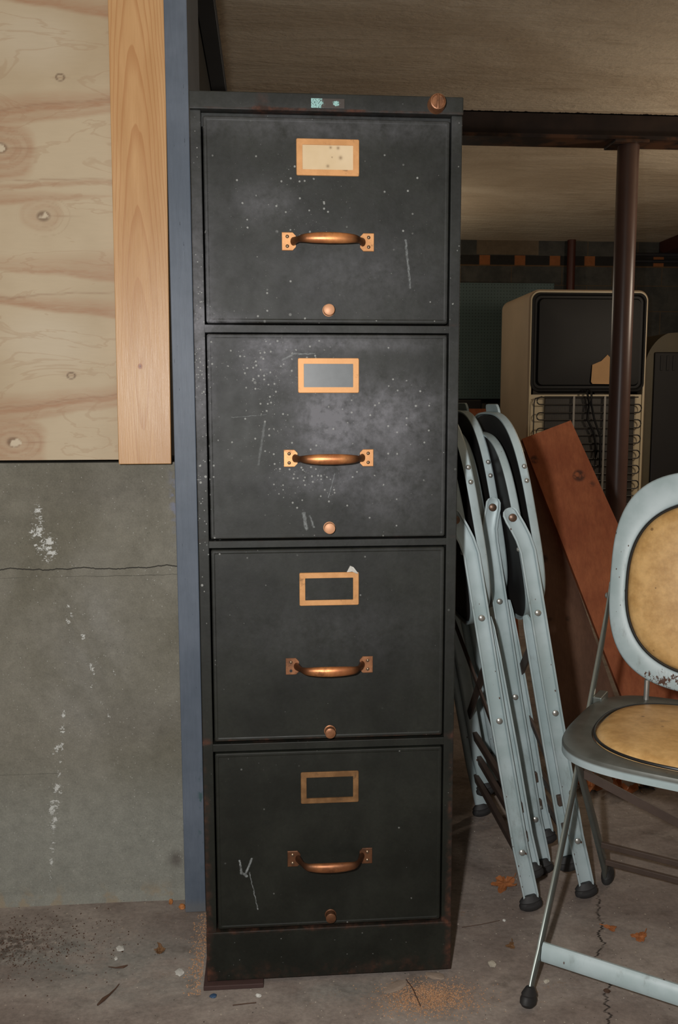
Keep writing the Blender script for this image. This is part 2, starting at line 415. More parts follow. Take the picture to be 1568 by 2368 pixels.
def mat_plywood():
    m = Mat('plywood_veneer', 0.55, 0, 0.3)
    x, z = m.x, m.z
    band = m.attr('band'); knot = m.attr('knot'); patch = m.attr('patch'); line = m.attr('line')
    gr = m.noise(11, 6, 0.65, vec=m.sc(3.0, 1, 26), dist=0.5)
    fig = (m.noise(2.2, 4, 0.5, vec=m.sc(2.2, 1, 7), dist=1.3)*26).sin()*0.5+0.5
    c = m.mix((0.44, 0.345, 0.225), (0.50, 0.405, 0.275), m.noise(5, 3).ss(0.35, 0.65))
    c = m.mix(c, (0.54, 0.46, 0.34), m.attr('pale')*0.6)
    c = m.mix(c, (0.36, 0.235, 0.14), (fig.ss(0.94, 1.0)*0.32))
    c = m.mix(c, (0.36, 0.205, 0.118), (band*(gr*1.7+0.05)).clamp()*0.9)
    c = m.mix(c, (0.24, 0.125, 0.07), (line*(gr+0.3)).clamp()*0.75)
    c = m.mix(c, (0.12, 0.07, 0.04), knot*0.9)
    c = m.mix(c, (0.56, 0.47, 0.34), patch)
    c = m.mulv(c, gr*0.10+0.95)
    m.base(c); m.bump(gr, 0.08, 0.001)
    return m.m
M['plywood'] = mat_plywood()

def mat_pine():
    m = Mat('pine_board', 0.36, 0, 0.5)
    x, z = m.x, m.z
    w = m.noise(5, 3, 0.5, vec=m.sc(4, 1, 1.0))*0.012-0.006
    dx = x+0.2955+w
    up = z + dx.pow(2.0)*290.0      # cathedral arches pointing up
    ring = (up*8.6 + m.noise(4, 3, vec=m.sc(6, 1, 0.6))*1.1).frac()
    g = ring.ss(0.55, 0.96)*ring.ss(1.0, 0.965)
    ring2 = ((z+(dx.pow(2.0)*-560.0))*-10.0 + m.noise(4, 3, vec=m.sc(7, 1, 0.6, 5))*0.9).frac()
    g2 = ring2.ss(0.55, 0.96)*ring2.ss(1.0, 0.965)
    sel = z.ss(1.02, 0.9)
    line = g*(sel*-1.0+1.0)*z.ss(1.0, 1.25, 0.45, 1.0) + g2*sel*0.8
    c = m.mix((0.50, 0.275, 0.115), (0.58, 0.34, 0.155), m.noise(3, 3, vec=m.sc(10, 1, 1.3)).ss(0.35, 0.65))
    c = m.mix(c, (0.64, 0.42, 0.23), m.blob(x, z, -0.30, 0.90, 0.04, 0.07)*0.5)
    c = m.mix(c, (0.40, 0.175, 0.06), (line*0.55).clamp())
    fib = m.noise(30, 4, 0.7, vec=m.sc(22, 1, 0.9))
    c = m.mulv(c, fib*0.16+0.92)
    kd = (((x+0.2975)*1.25).pow(2.0)+(z-0.9495).pow(2.0)).sqrt()
    c = m.mix(c, (0.30, 0.09, 0.035), kd.ss(0.0055, 0.0035)*0.8)
    c = m.mix(c, (0.14, 0.05, 0.025), kd.ss(0.0026, 0.0012)*0.8)
    m.base(c)
    m.rough((fib*0.25+0.26).clamp())
    m.bump(fib*0.7+m.noise(14, 3, vec=m.sc(1, 1, 0.5))*2.0, 0.22, 0.0016)
    return m.m
M['pine'] = mat_pine()

def mat_post():
    m = Mat('slate_blue_paint', 0.5, 0, 0.4)
    c = m.mix((0.085, 0.107, 0.140), (0.120, 0.145, 0.185), m.noise(6, 5, 0.6).ss(0.35, 0.65))
    st = m.noise(40, 5, 0.7, vec=m.sc(5, 5, 0.45))
    c = m.mulv(c, st*0.4+0.8)
    cr = m.noise(26, 6, 0.75, vec=m.sc(6, 6, 0.7, 2)).ss(0.645, 0.68)
    c = m.mix(c, (0.014, 0.016, 0.018), cr*0.85)
    c = m.mix(c, (0.022, 0.075, 0.07), (m.blob(m.x, m.z, -0.212, 0.17, 0.004, 0.08)*m.noise(50, 4).ss(0.5, 0.6)*0.9).clamp())
    c = m.mix(c, (0.16, 0.15, 0.13), m.z.ss(0.02, 0.0)*0.4)
    m.base(c); m.bump(st*0.8-cr*1.2, 0.25, 0.0015)
    return m.m
M['post'] = mat_post()

def mat_redboard(name, c1, c2):
    m = Mat(name, 0.7, 0, 0.25)
    n = m.noise(9, 6, 0.7, vec=m.sc(1.4, 1, 0.7)); f = m.noise(60, 5, 0.7, vec=m.sc(2.4, 1, 0.5))
    c = m.mix(c1, c2, n.ss(0.3, 0.7)); c = m.mulv(c, f*0.6+0.7)
    d, r1, r2 = m.voro(17)
    c = m.mix(c, (0.035, 0.022, 0.018), ((d*-1.0+r2*0.42).ss(0, 0.16)*(r1*-1.0+0.6).ss(-0.05, 0.05)*m.noise(70, 4).ss(0.32, 0.55)).clamp()*0.8)
    m.base(c); m.bump(f, 0.25, 0.001)
    return m.m
M['redboard'] = mat_redboard('red_brown_board', (0.30, 0.085, 0.036), (0.44, 0.145, 0.06))
M['brownboard'] = mat_redboard('dull_brown_board', (0.13, 0.07, 0.045), (0.18, 0.098, 0.062))

def mat_block():
    m = Mat('painted_block_wall', 0.8, 0, 0.2)
    x, z = m.x, m.z
    def course(z0, z1, off, L, mort=0.012):
        u = ((x+off)/L).frac()
        inn = z.ss(z0, z0+0.006)*z.ss(z1, z1-0.006)
        joint = (u.ss(mort/L, mort/L*0.4) + u.ss(1-mort/L*0.6, 1-mort/L*0.2)).clamp()
        n = m.nt.nodes.new('ShaderNodeMath'); n.operation = 'FLOOR'; m.nt.links.new(((x+off)/L).k, n.inputs[0])
        return inn, joint, S(m.nt, n.outputs[0])
    c = m.mix((0.050, 0.050, 0.045), (0.075, 0.072, 0.062), m.noise(7, 5, 0.6).ss(0.35, 0.65))
    # courses of grey block, with one course of dark and orange brick near the top
    zz = z/0.205
    u = ((x/0.42) + m.vfloor(zz)*0.5).frac()
    mort = (zz.frac().ss(0.05, 0.02) + u.ss(0.025, 0.01)).clamp()
    c = m.mix(c, (0.11, 0.075, 0.042), mort*0.8)
    inn = z.ss(1.995, 2.0)*z.ss(2.085, 2.080)
    ub = (x/0.29).frac()
    bc = m.mix((0.022, 0.020, 0.018), (0.28, 0.10, 0.035), ub.ss(0.60, 0.63)*ub.ss(0.93, 0.90))
    bc = m.mix(bc, (0.12, 0.07, 0.035), z.ss(2.012, 2.002))
    c = m.mix(c, bc, inn)
    pan = z.ss(2.085, 2.09)*x.ss(1.60, 1.61)*x.ss(2.12, 2.11)
    c = m.mix(c, (0.15, 0.11, 0.07), pan*0.9)
    c = m.mulv(c, m.noise(30, 4)*0.5+0.75)
    m.base(c); m.bump(m.noise(60, 4)-mort*0.8, 0.3, 0.004)
    return m.m
def _vfloor(self, s):
    n = self.nt.nodes.new('ShaderNodeMath'); n.operation = 'FLOOR'; self.nt.links.new(s.k, n.inputs[0]); return S(self.nt, n.outputs[0])
Mat.vfloor = _vfloor
M['block'] = mat_block()

def mat_beam():
    m = Mat('dark_beam_paint', 0.55, 0, 0.35)
    n = m.noise(8, 5, 0.6)
    c = m.mix((0.016, 0.010, 0.009), (0.034, 0.020, 0.015), n.ss(0.3, 0.7))
    e = (m.z + m.noise(30, 5, 0.7, vec=m.sc(1, 0, 0.4))*0.03 - 2.204).ss(0.0, 0.003)
    d, r1, r2 = m.voro(14)
    e2 = (d*-1.0+r2*0.2).ss(0, 0.05)*(r1*-1.0+0.25).ss(-0.02, 0.02)
    c = m.mix(c, (0.42, 0.34, 0.25), (e+e2*0.5).clamp())
    c = m.mix(c, (0.12, 0.05, 0.022), m.z.ss(2.092, 2.088)*n.ss(0.4, 0.6)*0.7)
    m.base(c); return m.m
M['beam'] = mat_beam()
M['column'] = simple('brown_column_paint', (0.085, 0.046, 0.036), 0.36, 0, 0.3, 7, bump=0.1)
M['dark_red_pipe'] = simple('dark_red_pipe', (0.07, 0.018, 0.01), 0.5, 0, 0.2, 7)
M['black_pipe'] = simple('black_pipe', (0.025, 0.025, 0.028), 0.3, 0, 0.2, 7)
M['dark_paint'] = simple('dark_wall_paint', (0.035, 0.032, 0.026), 0.8, 0, 0.25, 5)
M['green_strip'] = simple('worn_grey_green_paint', (0.075, 0.078, 0.062), 0.6, 0, 0.3, 12)
M['slate_dark'] = simple('dark_slate_paint', (0.045, 0.055, 0.070), 0.55, 0, 0.2, 9)
M['fridge'] = simple('aged_cream_enamel', (0.36, 0.27, 0.18), 0.45, 0, 0.15, 4)
M['fridge_edge'] = simple('cream_enamel_edge', (0.55, 0.46, 0.30), 0.4, 0, 0.15, 6)
M['fridge_black'] = simple('black_enamel', (0.011, 0.011, 0.011), 0.5, 0, 0.2, 8, spec=0.22)
M['coil'] = simple('black_condenser_tube', (0.03, 0.028, 0.025), 0.45, 0.2, 0.2, 12)
M['coil_back'] = simple('dark_condenser_mesh', (0.060, 0.054, 0.047), 0.6, 0.1, 0.3, 20)
M['strap'] = simple('grey_strap', (0.22, 0.21, 0.19), 0.5, 0.3, 0.2, 12)
M['fridge2'] = simple('old_olive_enamel', (0.11, 0.09, 0.05), 0.5, 0, 0.3, 6)
M['blackish'] = simple('sooty_black', (0.012, 0.011, 0.011), 0.6, 0, 0.3, 6)
M['kraft'] = simple('kraft_card', (0.50, 0.30, 0.14), 0.75, 0, 0.15, 9)
M['paper'] = None
def mat_paper():
    m = Mat('aged_label_card', 0.7, 0, 0.2)
    c = m.mix((0.60, 0.46, 0.28), (0.66, 0.52, 0.34), m.noise(20, 3).ss(0.3, 0.7))
    for cx, cz, r in ((0.018, 1.2285, 0.0026), (0.0145, 1.2415, 0.0022), (0.004, 1.2420, 0.0018), (0.0, 1.217, 0.0022), (0.006, 1.229, 0.0010)):
        c = m.mix(c, (0.25, 0.17, 0.10), m.blob(m.x, m.z, cx, cz, r, r)*0.8)
    m.base(c); return m.m
M['paper'] = mat_paper()
M['paper2'] = simple('grey_film_label', (0.085, 0.095, 0.10), 0.4, 0, 0.35, 60)
def mat_plate():
    m = Mat('worn_name_plate', 0.45, 0.1, 0.4)
    x, z = m.x, m.z
    keep = (m.blob(x, z, -0.0170, 1.2995, 0.011, 0.012)*1.0 + m.blob(x, z, 0.0118, 1.2998, 0.0055, 0.0045)*0.85 + m.noise(330, 4, 0.7)*1.3-1.05).ss(0.0, 0.18)
    c = m.mix((0.060, 0.050, 0.045), (0.30, 0.52, 0.50), keep)
    c = m.mix(c, (0.05, 0.09, 0.09), (m.noise(520, 2).ss(0.52, 0.6)*keep*0.8).clamp())
    m.base(c); return m.m
M['plate'] = mat_plate()
def mat_peg():
    m = Mat('blue_green_pegboard', 0.6, 0, 0.3)
    c = m.mix((0.075, 0.115, 0.115), (0.10, 0.145, 0.14), m.noise(3, 3).ss(0.3, 0.7))
    hx = ((m.x/0.0254).frac()-0.5); hz = ((m.z/0.0254).frac()-0.5)
    h = (hx.pow(2.0)+hz.pow(2.0)).sqrt().ss(0.16, 0.10)
    c = m.mix(c, (0.012, 0.015, 0.015), h)
    m.base(c); return m.m
M['peg'] = mat_peg()
M['leaf'] = simple('dry_maple_leaf', (0.36, 0.125, 0.04), 0.6, 0, 0.4, 40, bump=0.4)
M['leaf_dark'] = simple('dry_brown_leaf', (0.17, 0.085, 0.035), 0.65, 0, 0.45, 40, bump=0.4)
M['stone'] = simple('pale_stone_chip', (0.42, 0.38, 0.31), 0.8, 0, 0.25, 60)
M['chip_white'] = simple('white_paint_flake', (0.55, 0.54, 0.50), 0.7, 0, 0.2, 60)
M['chip_blue'] = simple('blue_paint_flake', (0.03, 0.07, 0.14), 0.6, 0, 0.3, 60)
M['nut'] = simple('orange_nutshell', (0.45, 0.17, 0.05), 0.6, 0, 0.4, 90)
M['twig'] = simple('brown_twig', (0.07, 0.035, 0.02), 0.7, 0, 0.3, 60)
M['sawdust'] = simple('sawdust_grain', (0.40, 0.22, 0.115), 0.8, 0, 0.9, 500)
M['shim'] = simple('rusty_shim', (0.055, 0.028, 0.024), 0.7, 0.1, 0.35, 40)
M['flatrock'] = simple('flat_mortar_patch', (0.26, 0.20, 0.155), 0.85, 0, 0.3, 40, bump=0.5)

# ------------------------------------------------------------------ the setting
def struct(name, bm, mat, **k):
    o = obj(name, bm, mat, **k); return tag(o, kind='structure')

bm = BM(); box(bm, (-2.6, -2.6, FZ-0.1), (5.6, 6.1, FZ)); struct('floor', bm, M['floor'])
bm = BM(); box(bm, (-2.6, -2.6, 2.2), (5.6, 6.1, 2.3)); struct('ceiling', bm, M['plaster'])
bm = BM(); box(bm, (-2.6, 5.95, FZ), (5.6, 6.1, 2.2)); struct('wall_back', bm, M['block'])
bm = BM(); box(bm, (5.5, -2.6, FZ), (5.6, 5.95, 2.2)); struct('wall_right', bm, M['dark_paint'])
bm = BM(); box(bm, (-1.6, 0.46, FZ), (-0.305, 5.95, 2.2)); struct('wall_inner', bm, M['dark_paint'])

def grid_box(bm, x0, z0, x1, z1, yf, yb, nx, nz):
    """box whose front face (y=yf) is a fine grid; returns the front vertices' index array"""
    X = np.linspace(x0, x1, nx); Z = np.linspace(z0, z1, nz)
    V = [[bm.verts.new((X[i], yf, Z[j])) for i in range(nx)] for j in range(nz)]
    for j in range(nz-1):
        for i in range(nx-1): bm.faces.new((V[j][i], V[j][i+1], V[j+1][i+1], V[j+1][i]))
    b = [bm.verts.new(p) for p in ((x0, yb, z0), (x1, yb, z0), (x1, yb, z1), (x0, yb, z1))]
    bm.faces.new((b[1], b[0], b[3], b[2]))
    bm.faces.new([b[0], b[1]] + V[0][::-1]); bm.faces.new([b[2], b[3]] + V[-1])
    bm.faces.new([b[3], b[0]] + [V[j][0] for j in range(nz)]); bm.faces.new([b[1], b[2]] + [V[j][-1] for j in range(nz)][::-1])

def set_attr(o, **fs):
    me = o.data; n = len(me.vertices); co = np.empty(n*3); me.vertices.foreach_get('co', co); co = co.reshape(-1, 3)
    for k, f in fs.items():
        a = me.attributes.new(k, 'FLOAT', 'POINT'); a.data.foreach_set('value', np.clip(f(co[:, 0], co[:, 2]), 0, 1).astype(np.float32))

def flake(x, z):
    v = np.zeros_like(x)
    def E(cx, cz, rx, rz, rot=0, a=1.0):
        nonlocal v
        c, s = math.cos(rot), math.sin(rot); u = (x-cx)*c+(z-cz)*s; w = -(x-cx)*s+(z-cz)*c
        v = np.maximum(v, a*np.clip(1.25-np.sqrt((u/rx)**2+(w/rz)**2), 0, 1))
    # (px layout turned into metres on the wall plane)
    E(-0.478, 0.700, 0.012, 0.030, 0.2, .8); E(-0.483, 0.672, 0.022, 0.022, 0.4, .85); E(-0.470, 0.650, 0.026, 0.030, 0.3, .85); E(-0.462, 0.633, 0.016, 0.018, 0, .85); E(-0.466, 0.62, .016, .012, 0, .7)
    for cx, cz, rx, rz in ((-0.436, 0.540, .005, .006), (-0.431, 0.525, .004, .012), (-0.438, 0.513, .006, .014), (-0.413, 0.484, .007, .009),
                           (-0.399, 0.428, .006, .016), (-0.401, 0.395, .005, .010), (-0.391, .438, .003, .006), (-.362, .42, .003, .010), (-0.374, 0.340, .003, .014), (-.386, .366, .003, .008)):
        E(cx, cz, rx, rz, 0.25, .85)
    for t in np.linspace(0, 1, 12): E(-0.452-0.035*min(1, t*1.0), 0.345-0.30*t, .005+.008*math.sin(PI*t)*(0.4+0.6*abs(math.sin(9*t))), .018, -0.1, .6+.22*abs(math.sin(7*t+1.1)))
    E(-.466, .283, .009, .02, -.4, .85); E(-.477, .175, .012, .025, 0, .88); E(-.477, .145, .011, .02, 0, .8)
    for t in np.linspace(0, 1, 8): E(-0.334+0.04*t, 0.190-0.095*t, .003, .006, 0.4, .72)
    E(-.302, .103, .010, .005, -.8, .8); E(-.262, .103, .006, .003, .5, .75)
    for t in np.linspace(0, 1, 6): E(-0.372+.02*t, .075-.05*t, .003, .004, 0, .62)
    for t in np.linspace(0, 1, 7): E(-0.37+0.05*t, .33-.16*t, .003, .005, .3, .62)
    return v
bm = BM(); grid_box(bm, -1.05, FZ, -0.2465, 0.7885, 0.2512, 0.46, 270, 266)
for v in bm.verts:      # slightly uneven cast face and a worn right hand arris
    if v.co.y < 0.3:
        v.co.y += (mnoise.noise(v.co*9)*0.0015)
        if v.co.x > -0.2475: v.co.x += mnoise.noise(Vector((0, 0, v.co.z*16)))*0.0022-0.0012
        if v.co.z < 0.012: v.co.y -= 0.004*(0.012-v.co.z)/0.02
o = struct('wall_left', bm, M['concrete']); set_attr(o, flake=flake)

# ---- plywood sheet: veneer figure laid out per metre of the sheet (the rotary cut repeats every 0.466 m)
def fbm(x, z, s, seed=0):
    x = x*s+seed*17.3; z = z*s+seed*9.1; out = 0; a = 1
    for o_ in range(4):
        out += a*(np.sin(x*1.7+1.3*np.sin(z*2.1+seed))*np.cos(z*1.9+1.1*np.sin(x*1.3))); x = x*2.03+1.7; z = z*2.01-0.9; a *= .5
    return out*.5
def W(px, py):   # layout sketch units -> metres on the sheet
    return -0.53+px*0.000726+(0 if True else 0), 1.5345-py*0.000699
def ply_fields(x, z):
    px = (x+0.5300)/0.000733; py = (1.5345-z)/0.000699
    wx = fbm(x, z, 14, 1)*9; wy = fbm(x, z, 16, 2)*9
    py2 = py+wy*0.7; px2 = px+wx
    def band(y0, y1, t0, t1, fade=None, soft=9):
        t = np.clip(px2/262, -2, 1.3); yc = y0+(y1-y0)*t; h = (t0+(t1-t0)*t)/2
        b = np.clip((h-np.abs(py2-yc))/soft+0.5, 0, 1)
        asym = np.clip((py2-yc)/np.maximum(h, 1)*0.5+0.62, 0.15, 1)
        if fade: b = b*np.clip((px2-fade[0])/fade[1], 0, 1)
        return b*asym
    bnd = 0; ln = 0; kn = np.zeros_like(x); pt = np.zeros_like(x)
    for k in (-1, 0, 1):
        Y = k*675
        bnd = np.maximum(bnd, band(252+Y, 222+Y, 52, 38)); bnd = np.maximum(bnd, band(278+Y, 245+Y, 40, 22)*.7)
        bnd = np.maximum(bnd, band(2+Y, 28+Y, 22, 46)); 
        bnd = np.maximum(bnd, np.clip((1-(np.abs((px2-20)/84)**4+np.abs((py2-348-Y)/66)**4)**.25)*5, 0, 1)*(.62+.12*np.sin(np.hypot((px2-26)/1.6, py2-341-Y)*.35+fbm(x,z,30,8)*2)))
        bnd = np.maximum(bnd, band(422+Y, 412+Y, 14, 9)); bnd = np.maximum(bnd, band(444+Y, 446+Y, 46, 1)*.8)
        bnd = np.maximum(bnd, np.clip((1-np.hypot((px2-105)/52, (py2-486-Y)/50))*5, 0, 1)*(.32+.08*np.sin(np.hypot((px2-112)/1.5, py2-492-Y)*.4+fbm(x,z,30,8)*2)))
        bnd = np.maximum(bnd, band(610+Y, 600+Y, 8, 78)*.8); bnd = np.maximum(bnd, band(597+Y, 580+Y, 22, 44)*.5)
        ln = np.maximum(ln, band(676+Y, 664+Y, 5, 3, soft=3)); ln = np.maximum(ln, band(410+Y, 408+Y, 3, 3, soft=3)); ln = np.maximum(ln, band(262+Y, 226+Y, 4, 4, soft=3)*.8)
        for cx, cy, r, big in ((26, 341, 26, 1), (112, 492, 26, 1), (160, 183, 9, 0)):
            d = np.hypot((px-cx)/1.25+wx*.12, (py-cy-Y)+wy*.12)
            if big:
                kn = np.maximum(kn, np.clip((r*.55-d)/5, 0, 1)*.75)
                for q in (1.0, 1.35, 1.8): ln = np.maximum(ln, np.clip(1-np.abs(d-r*q+wy*.25)/1.6, 0, 1)*.32*np.clip((px-cx+wx)/r+1.2, .2, 1))
                pt = np.maximum(pt, np.clip((r*.33-np.hypot((px-cx-3)/1.4, py-cy-Y)+fbm(x, z, 95, 5)*7)/1.5, 0, 1))
                ln = np.maximum(ln, np.clip(1-np.abs(py-cy-Y+wy*.1)/2.5, 0, 1)*np.clip(1-np.abs(px-cx-45)/45, 0, 1)*.8)
            else:
                kn = np.maximum(kn, np.clip(1-np.abs(d-7)/2.4, 0, 1))
                ln = np.maximum(ln, np.clip(1-np.abs(py-cy-Y)/1.8, 0, 1)*np.clip(1-np.abs(px-cx)/24, 0, 1))
    pale = np.clip((1-np.hypot((px2-110)/130, (py2-100)/90))*1.6, 0, 1)+np.clip((1-np.hypot((px2-110)/130, (py2-775)/90))*1.6, 0, 1)
    return bnd, ln, kn, pt, pale
bm = BM(); grid_box(bm, -1.05, 0.7945, -0.31, 2.19, 0.234, 0.2505, 420, 560)
o = obj('plywood_sheet', bm, M['plywood'])
tag(o, 'large pale knotty plywood sheet fixed above the concrete wall', 'plywood')
set_attr(o, band=lambda x, z: ply_fields(x, z)[0], line=lambda x, z: ply_fields(x, z)[1], knot=lambda x, z: ply_fields(x, z)[2], patch=lambda x, z: ply_fields(x, z)[3], pale=lambda x, z: ply_fields(x, z)[4])
bm = BM(); box(bm, (-0.3365, 0.2195, 0.7875), (-0.2475, 0.2335, 2.19), 0.0012)
for v in bm.verts:
    t = (v.co.z-0.7875)/0.75
    if v.co.x > -0.29: v.co.x += 0.0075*t-0.003
    else: v.co.x += 0.006*t-0.001
tag(obj('pine_board', bm, M['pine']), 'narrow orange pine board between the plywood and blue post', 'board')
bm = BM(); box(bm, (-0.2435, 0.205, FZ), (-0.2075, 0.46, 2.2), 0.0012)
tag(obj('trim_1', bm, M['post']), kind='structure')
bm = BM(); box(bm, (-0.302, 0.462, 2.155), (-0.243, 5.94, 2.199), 0.002)
tag(obj('ceiling_rail', bm, M['slate_dark']), 'dark slate painted timber running back along the ceiling behind the blue post', 'timber')

# ---- steel beam and column
bm = BM()
box(bm, (-0.30, 2.78, 2.076), (5.49, 2.93, 2.092)); box(bm, (-0.30, 2.845, 2.09), (5.49, 2.865, 2.19)); box(bm, (-0.30, 2.80, 2.185), (5.49, 2.91, 2.1995))
box(bm, (-0.30, 2.80, 2.089), (5.49, 2.85, 2.19))
tag(obj('steel_beam', bm, M['beam']), 'dark brown steel beam crossing under the plaster ceiling', 'beam')
t = thing('steel_column', 'round brown painted steel column holding up the ceiling beam', 'column', (1.578, 2.84, FZ))
bm = BM(); lathe(bm, [(0.049, 0.012), (0.049, 2.072)], 40); obj('shaft', bm, M['column'], t, smooth=True)
bm = BM(); box(bm, (-0.09, -0.07, 2.070), (0.07, 0.07, 2.0835), 0.002); obj('cap_plate', bm, M['beam'], t)
bm = BM(); box(bm, (-0.09, -0.09, 0), (0.09, 0.09, 0.013), 0.002); obj('base_plate', bm, M['column'], t)

# ---- things on and near the back wall
bm = BM(); tube(bm, [(2.37, 5.90, FZ), (2.37, 5.90, 2.2)], 0.033, 16)
tag(obj('wall_pipe', bm, M['dark_red_pipe'], smooth=True), 'thin dark red vertical pipe on the block wall', 'pipe')
bm = BM(); tube(bm, [(2.75, 5.87, 2.085), (5.49, 5.87, 2.105)], 0.016, 12); tag(obj('wall_pipe', bm, M['black_pipe'], smooth=True), 'upper black pipe running along the block wall at right', 'pipe')
bm = BM(); tube(bm, [(2.75, 5.88, 2.035), (5.49, 5.88, 2.05)], 0.014, 12); tag(obj('wall_pipe', bm, M['black_pipe'], smooth=True), 'lower black pipe running along the block wall at right', 'pipe')
bm = BM(); box(bm, (3.12, 3.2, 2.10), (3.32, 5.94, 2.199), 0.004)
tag(obj('ceiling_joist', bm, M['dark_red_pipe']), 'dark joist under the ceiling in the far right corner', 'beam')
bm = BM(); box(bm, (0.9, 5.88, 0.93), (2.23, 5.90, 1.855), 0.003); box(bm, (0.9, 5.90, 0.93), (2.23, 5.949, 0.96)); box(bm, (0.9, 5.90, 1.82), (2.23, 5.949, 1.85))
tag(obj('pegboard', bm, M['peg']), 'blue green pegboard on the block wall behind the refrigerator', 'pegboard')
bm = BM(); box(bm, (0.8, 5.25, FZ), (1.5, 5.86, 0.92), 0.01)
tag(obj('storage_box', bm, M['blackish']), 'black box in the shadow below the pegboard', 'box')

# ---- refrigerator seen from behind
t = thing('refrigerator', 'old cream refrigerator turned back to front behind the brown column', 'refrigerator', (1.95, 4.3, FZ))
RX, RH = 0.388, 1.612
bm = BM()
out = rrect(-RX, 0.06, RX, RH, 0.065, 8)
loops(bm, [[(x, 0.0, z) for x, z in rrect(-RX+.012, 0.072, RX-.012, RH-.012, 0.055, 8)], [(x, 0.010, z) for x, z in out], [(x, 0.66, z) for x, z in out], [(x, 0.68, z) for x, z in rrect(-RX+.015, 0.075, RX-.015, RH-.015, 0.05, 8)]], False, True)
obj('cabinet_shell', bm, M['fridge'], t, smooth=True)
bm = BM()
a = rrect(-RX+.010, 0.070, RX-.010, RH-.010, 0.057, 8); b = rrect(-RX+.022, 0.082, RX-.022, RH-.022, 0.050, 8)
loops(bm, [[(x, 0.001, z) for x, z in a], [(x, -0.006, z) for x, z in a], [(x, -0.006, z) for x, z in b], [(x, 0.02, z) for x, z in b]])
obj('rear_rim', bm, M['fridge_edge'], t, smooth=True)
bm = BM(); box(bm, (-RX+.015, 0.004, 0.08), (RX-.015, 0.02, 0.955)); obj('lower_panel', bm, M['fridge_edge'], t)
bm = BM(); box(bm, (-0.275, -0.012, 0.10), (0.315, 0.003, 0.945), 0.002); obj('mesh_backing', bm, M['coil_back'], t)
bm = BM()      # black dished upper panel
x0, z0, x1, z1 = -RX+.018, 0.975, RX-.018, RH-.020
L = lambda i, r: rrect(x0+i, z0+i, x1-i, z1-i, r, 8)
loops(bm, [[(x, 0.004, z) for x, z in L(-.002, .055)], [(x, -0.012, z) for x, z in L(0, .05)], [(x, -0.014, z) for x, z in L(.012, .045)], [(x, -0.004, z) for x, z in L(.020, .04)],
           [(x, -0.004, z) for x, z in L(.034, .03)], [(x, -0.022, z) for x, z in L(.042, .03)], [(x, -0.026, z) for x, z in L(.10, .03)], [(x, -0.03, z) for x, z in L(.2, .03)]], False, True)
obj('upper_panel', bm, M['fridge_black'], t, smooth=True)
bm = BM()
pts = [(0.023, 1.022), (0.150, 1.020), (0.205, 1.022), (0.205, 1.17), (0.15, 1.172), (0.115, 1.205), (0.075, 1.165), (0.018, 1.142), (0.013, 1.035)]
loops(bm, [[(x, -0.034, z) for x, z in pts], [(x, -0.0365, z) for x, z in pts]], True, True)
obj('paper_tag', bm, M['kraft'], t)
bm = BM()
zs = [0.915-0.098*i for i in range(9)]; n = 0
for i, zc in enumerate(zs):
    s = 1
    pts = [(0.315, -0.03, zc+0.016)] if False else []
    r = 0.023
    for k in range(9):
        aa = PI/2+PI*k/8; pts.append((-0.31+r*math.cos(aa), -0.03, zc+r*math.sin(aa)))
    tube(bm, [(0.33, -0.03, zc+r)]+pts+[(0.33, -0.03, zc-r)], 0.0042, 8)
    if i < 8:
        pts = [(0.33+r*math.cos(PI/2-PI*k/8), -0.03, zc-0.049+(0.049-r)*math.sin(PI/2-PI*k/8)) for k in range(9)]
        tube(bm, pts, 0.0042, 8)
tube(bm, [(-0.30, -0.03, 0.942), (-0.345, -0.03, 0.93), (-0.352, -0.03, 0.90), (-0.352, -0.03, 0.12)], 0.004, 8)
obj('condenser_coil', bm, M['coil'], t, smooth=True)
bm = BM()
for i in range(100): box(bm, (-0.27+i*0.0059, -0.0265, 0.10), (-0.2688+i*0.0059, -0.0253, 0.94))
obj('condenser_wires', bm, M['coil'], t)
for x in (-0.095, 0.108):
    bm = BM(); box(bm, (x-0.007, -0.04, 0.09), (x+0.007, -0.036, 0.945), 0.001); obj('strap', bm, M['strap'], t)
bm = BM()
tube(bm, [(-0.035, -0.03, 0.985), (-0.02, -0.06, 0.97), (0.0, -0.055, 0.90), (-0.01, -0.05, 0.80), (0.035, -0.05, 0.72), (0.06, -0.05, 0.60), (0.04, -0.05, 0.45)], 0.007, 8)
tube(bm, [(0.0, -0.03, 0.99), (0.01, -0.06, 0.965), (0.012, -0.055, 0.9), (0.035, -0.055, 0.80), (0.08, -0.055, 0.68), (0.085, -0.05, 0.5)], 0.007, 8)
obj('power_cord', bm, M['fridge_black'], t, smooth=True)
for x in (-0.33, 0.33):
    for y in (0.06, 0.6):
        bm = BM(); lathe(bm, [(0.022, 0), (0.022, 0.062)], 12, Matrix.Translation((x, y, 0))); obj('foot', bm, M['blackish'], t)

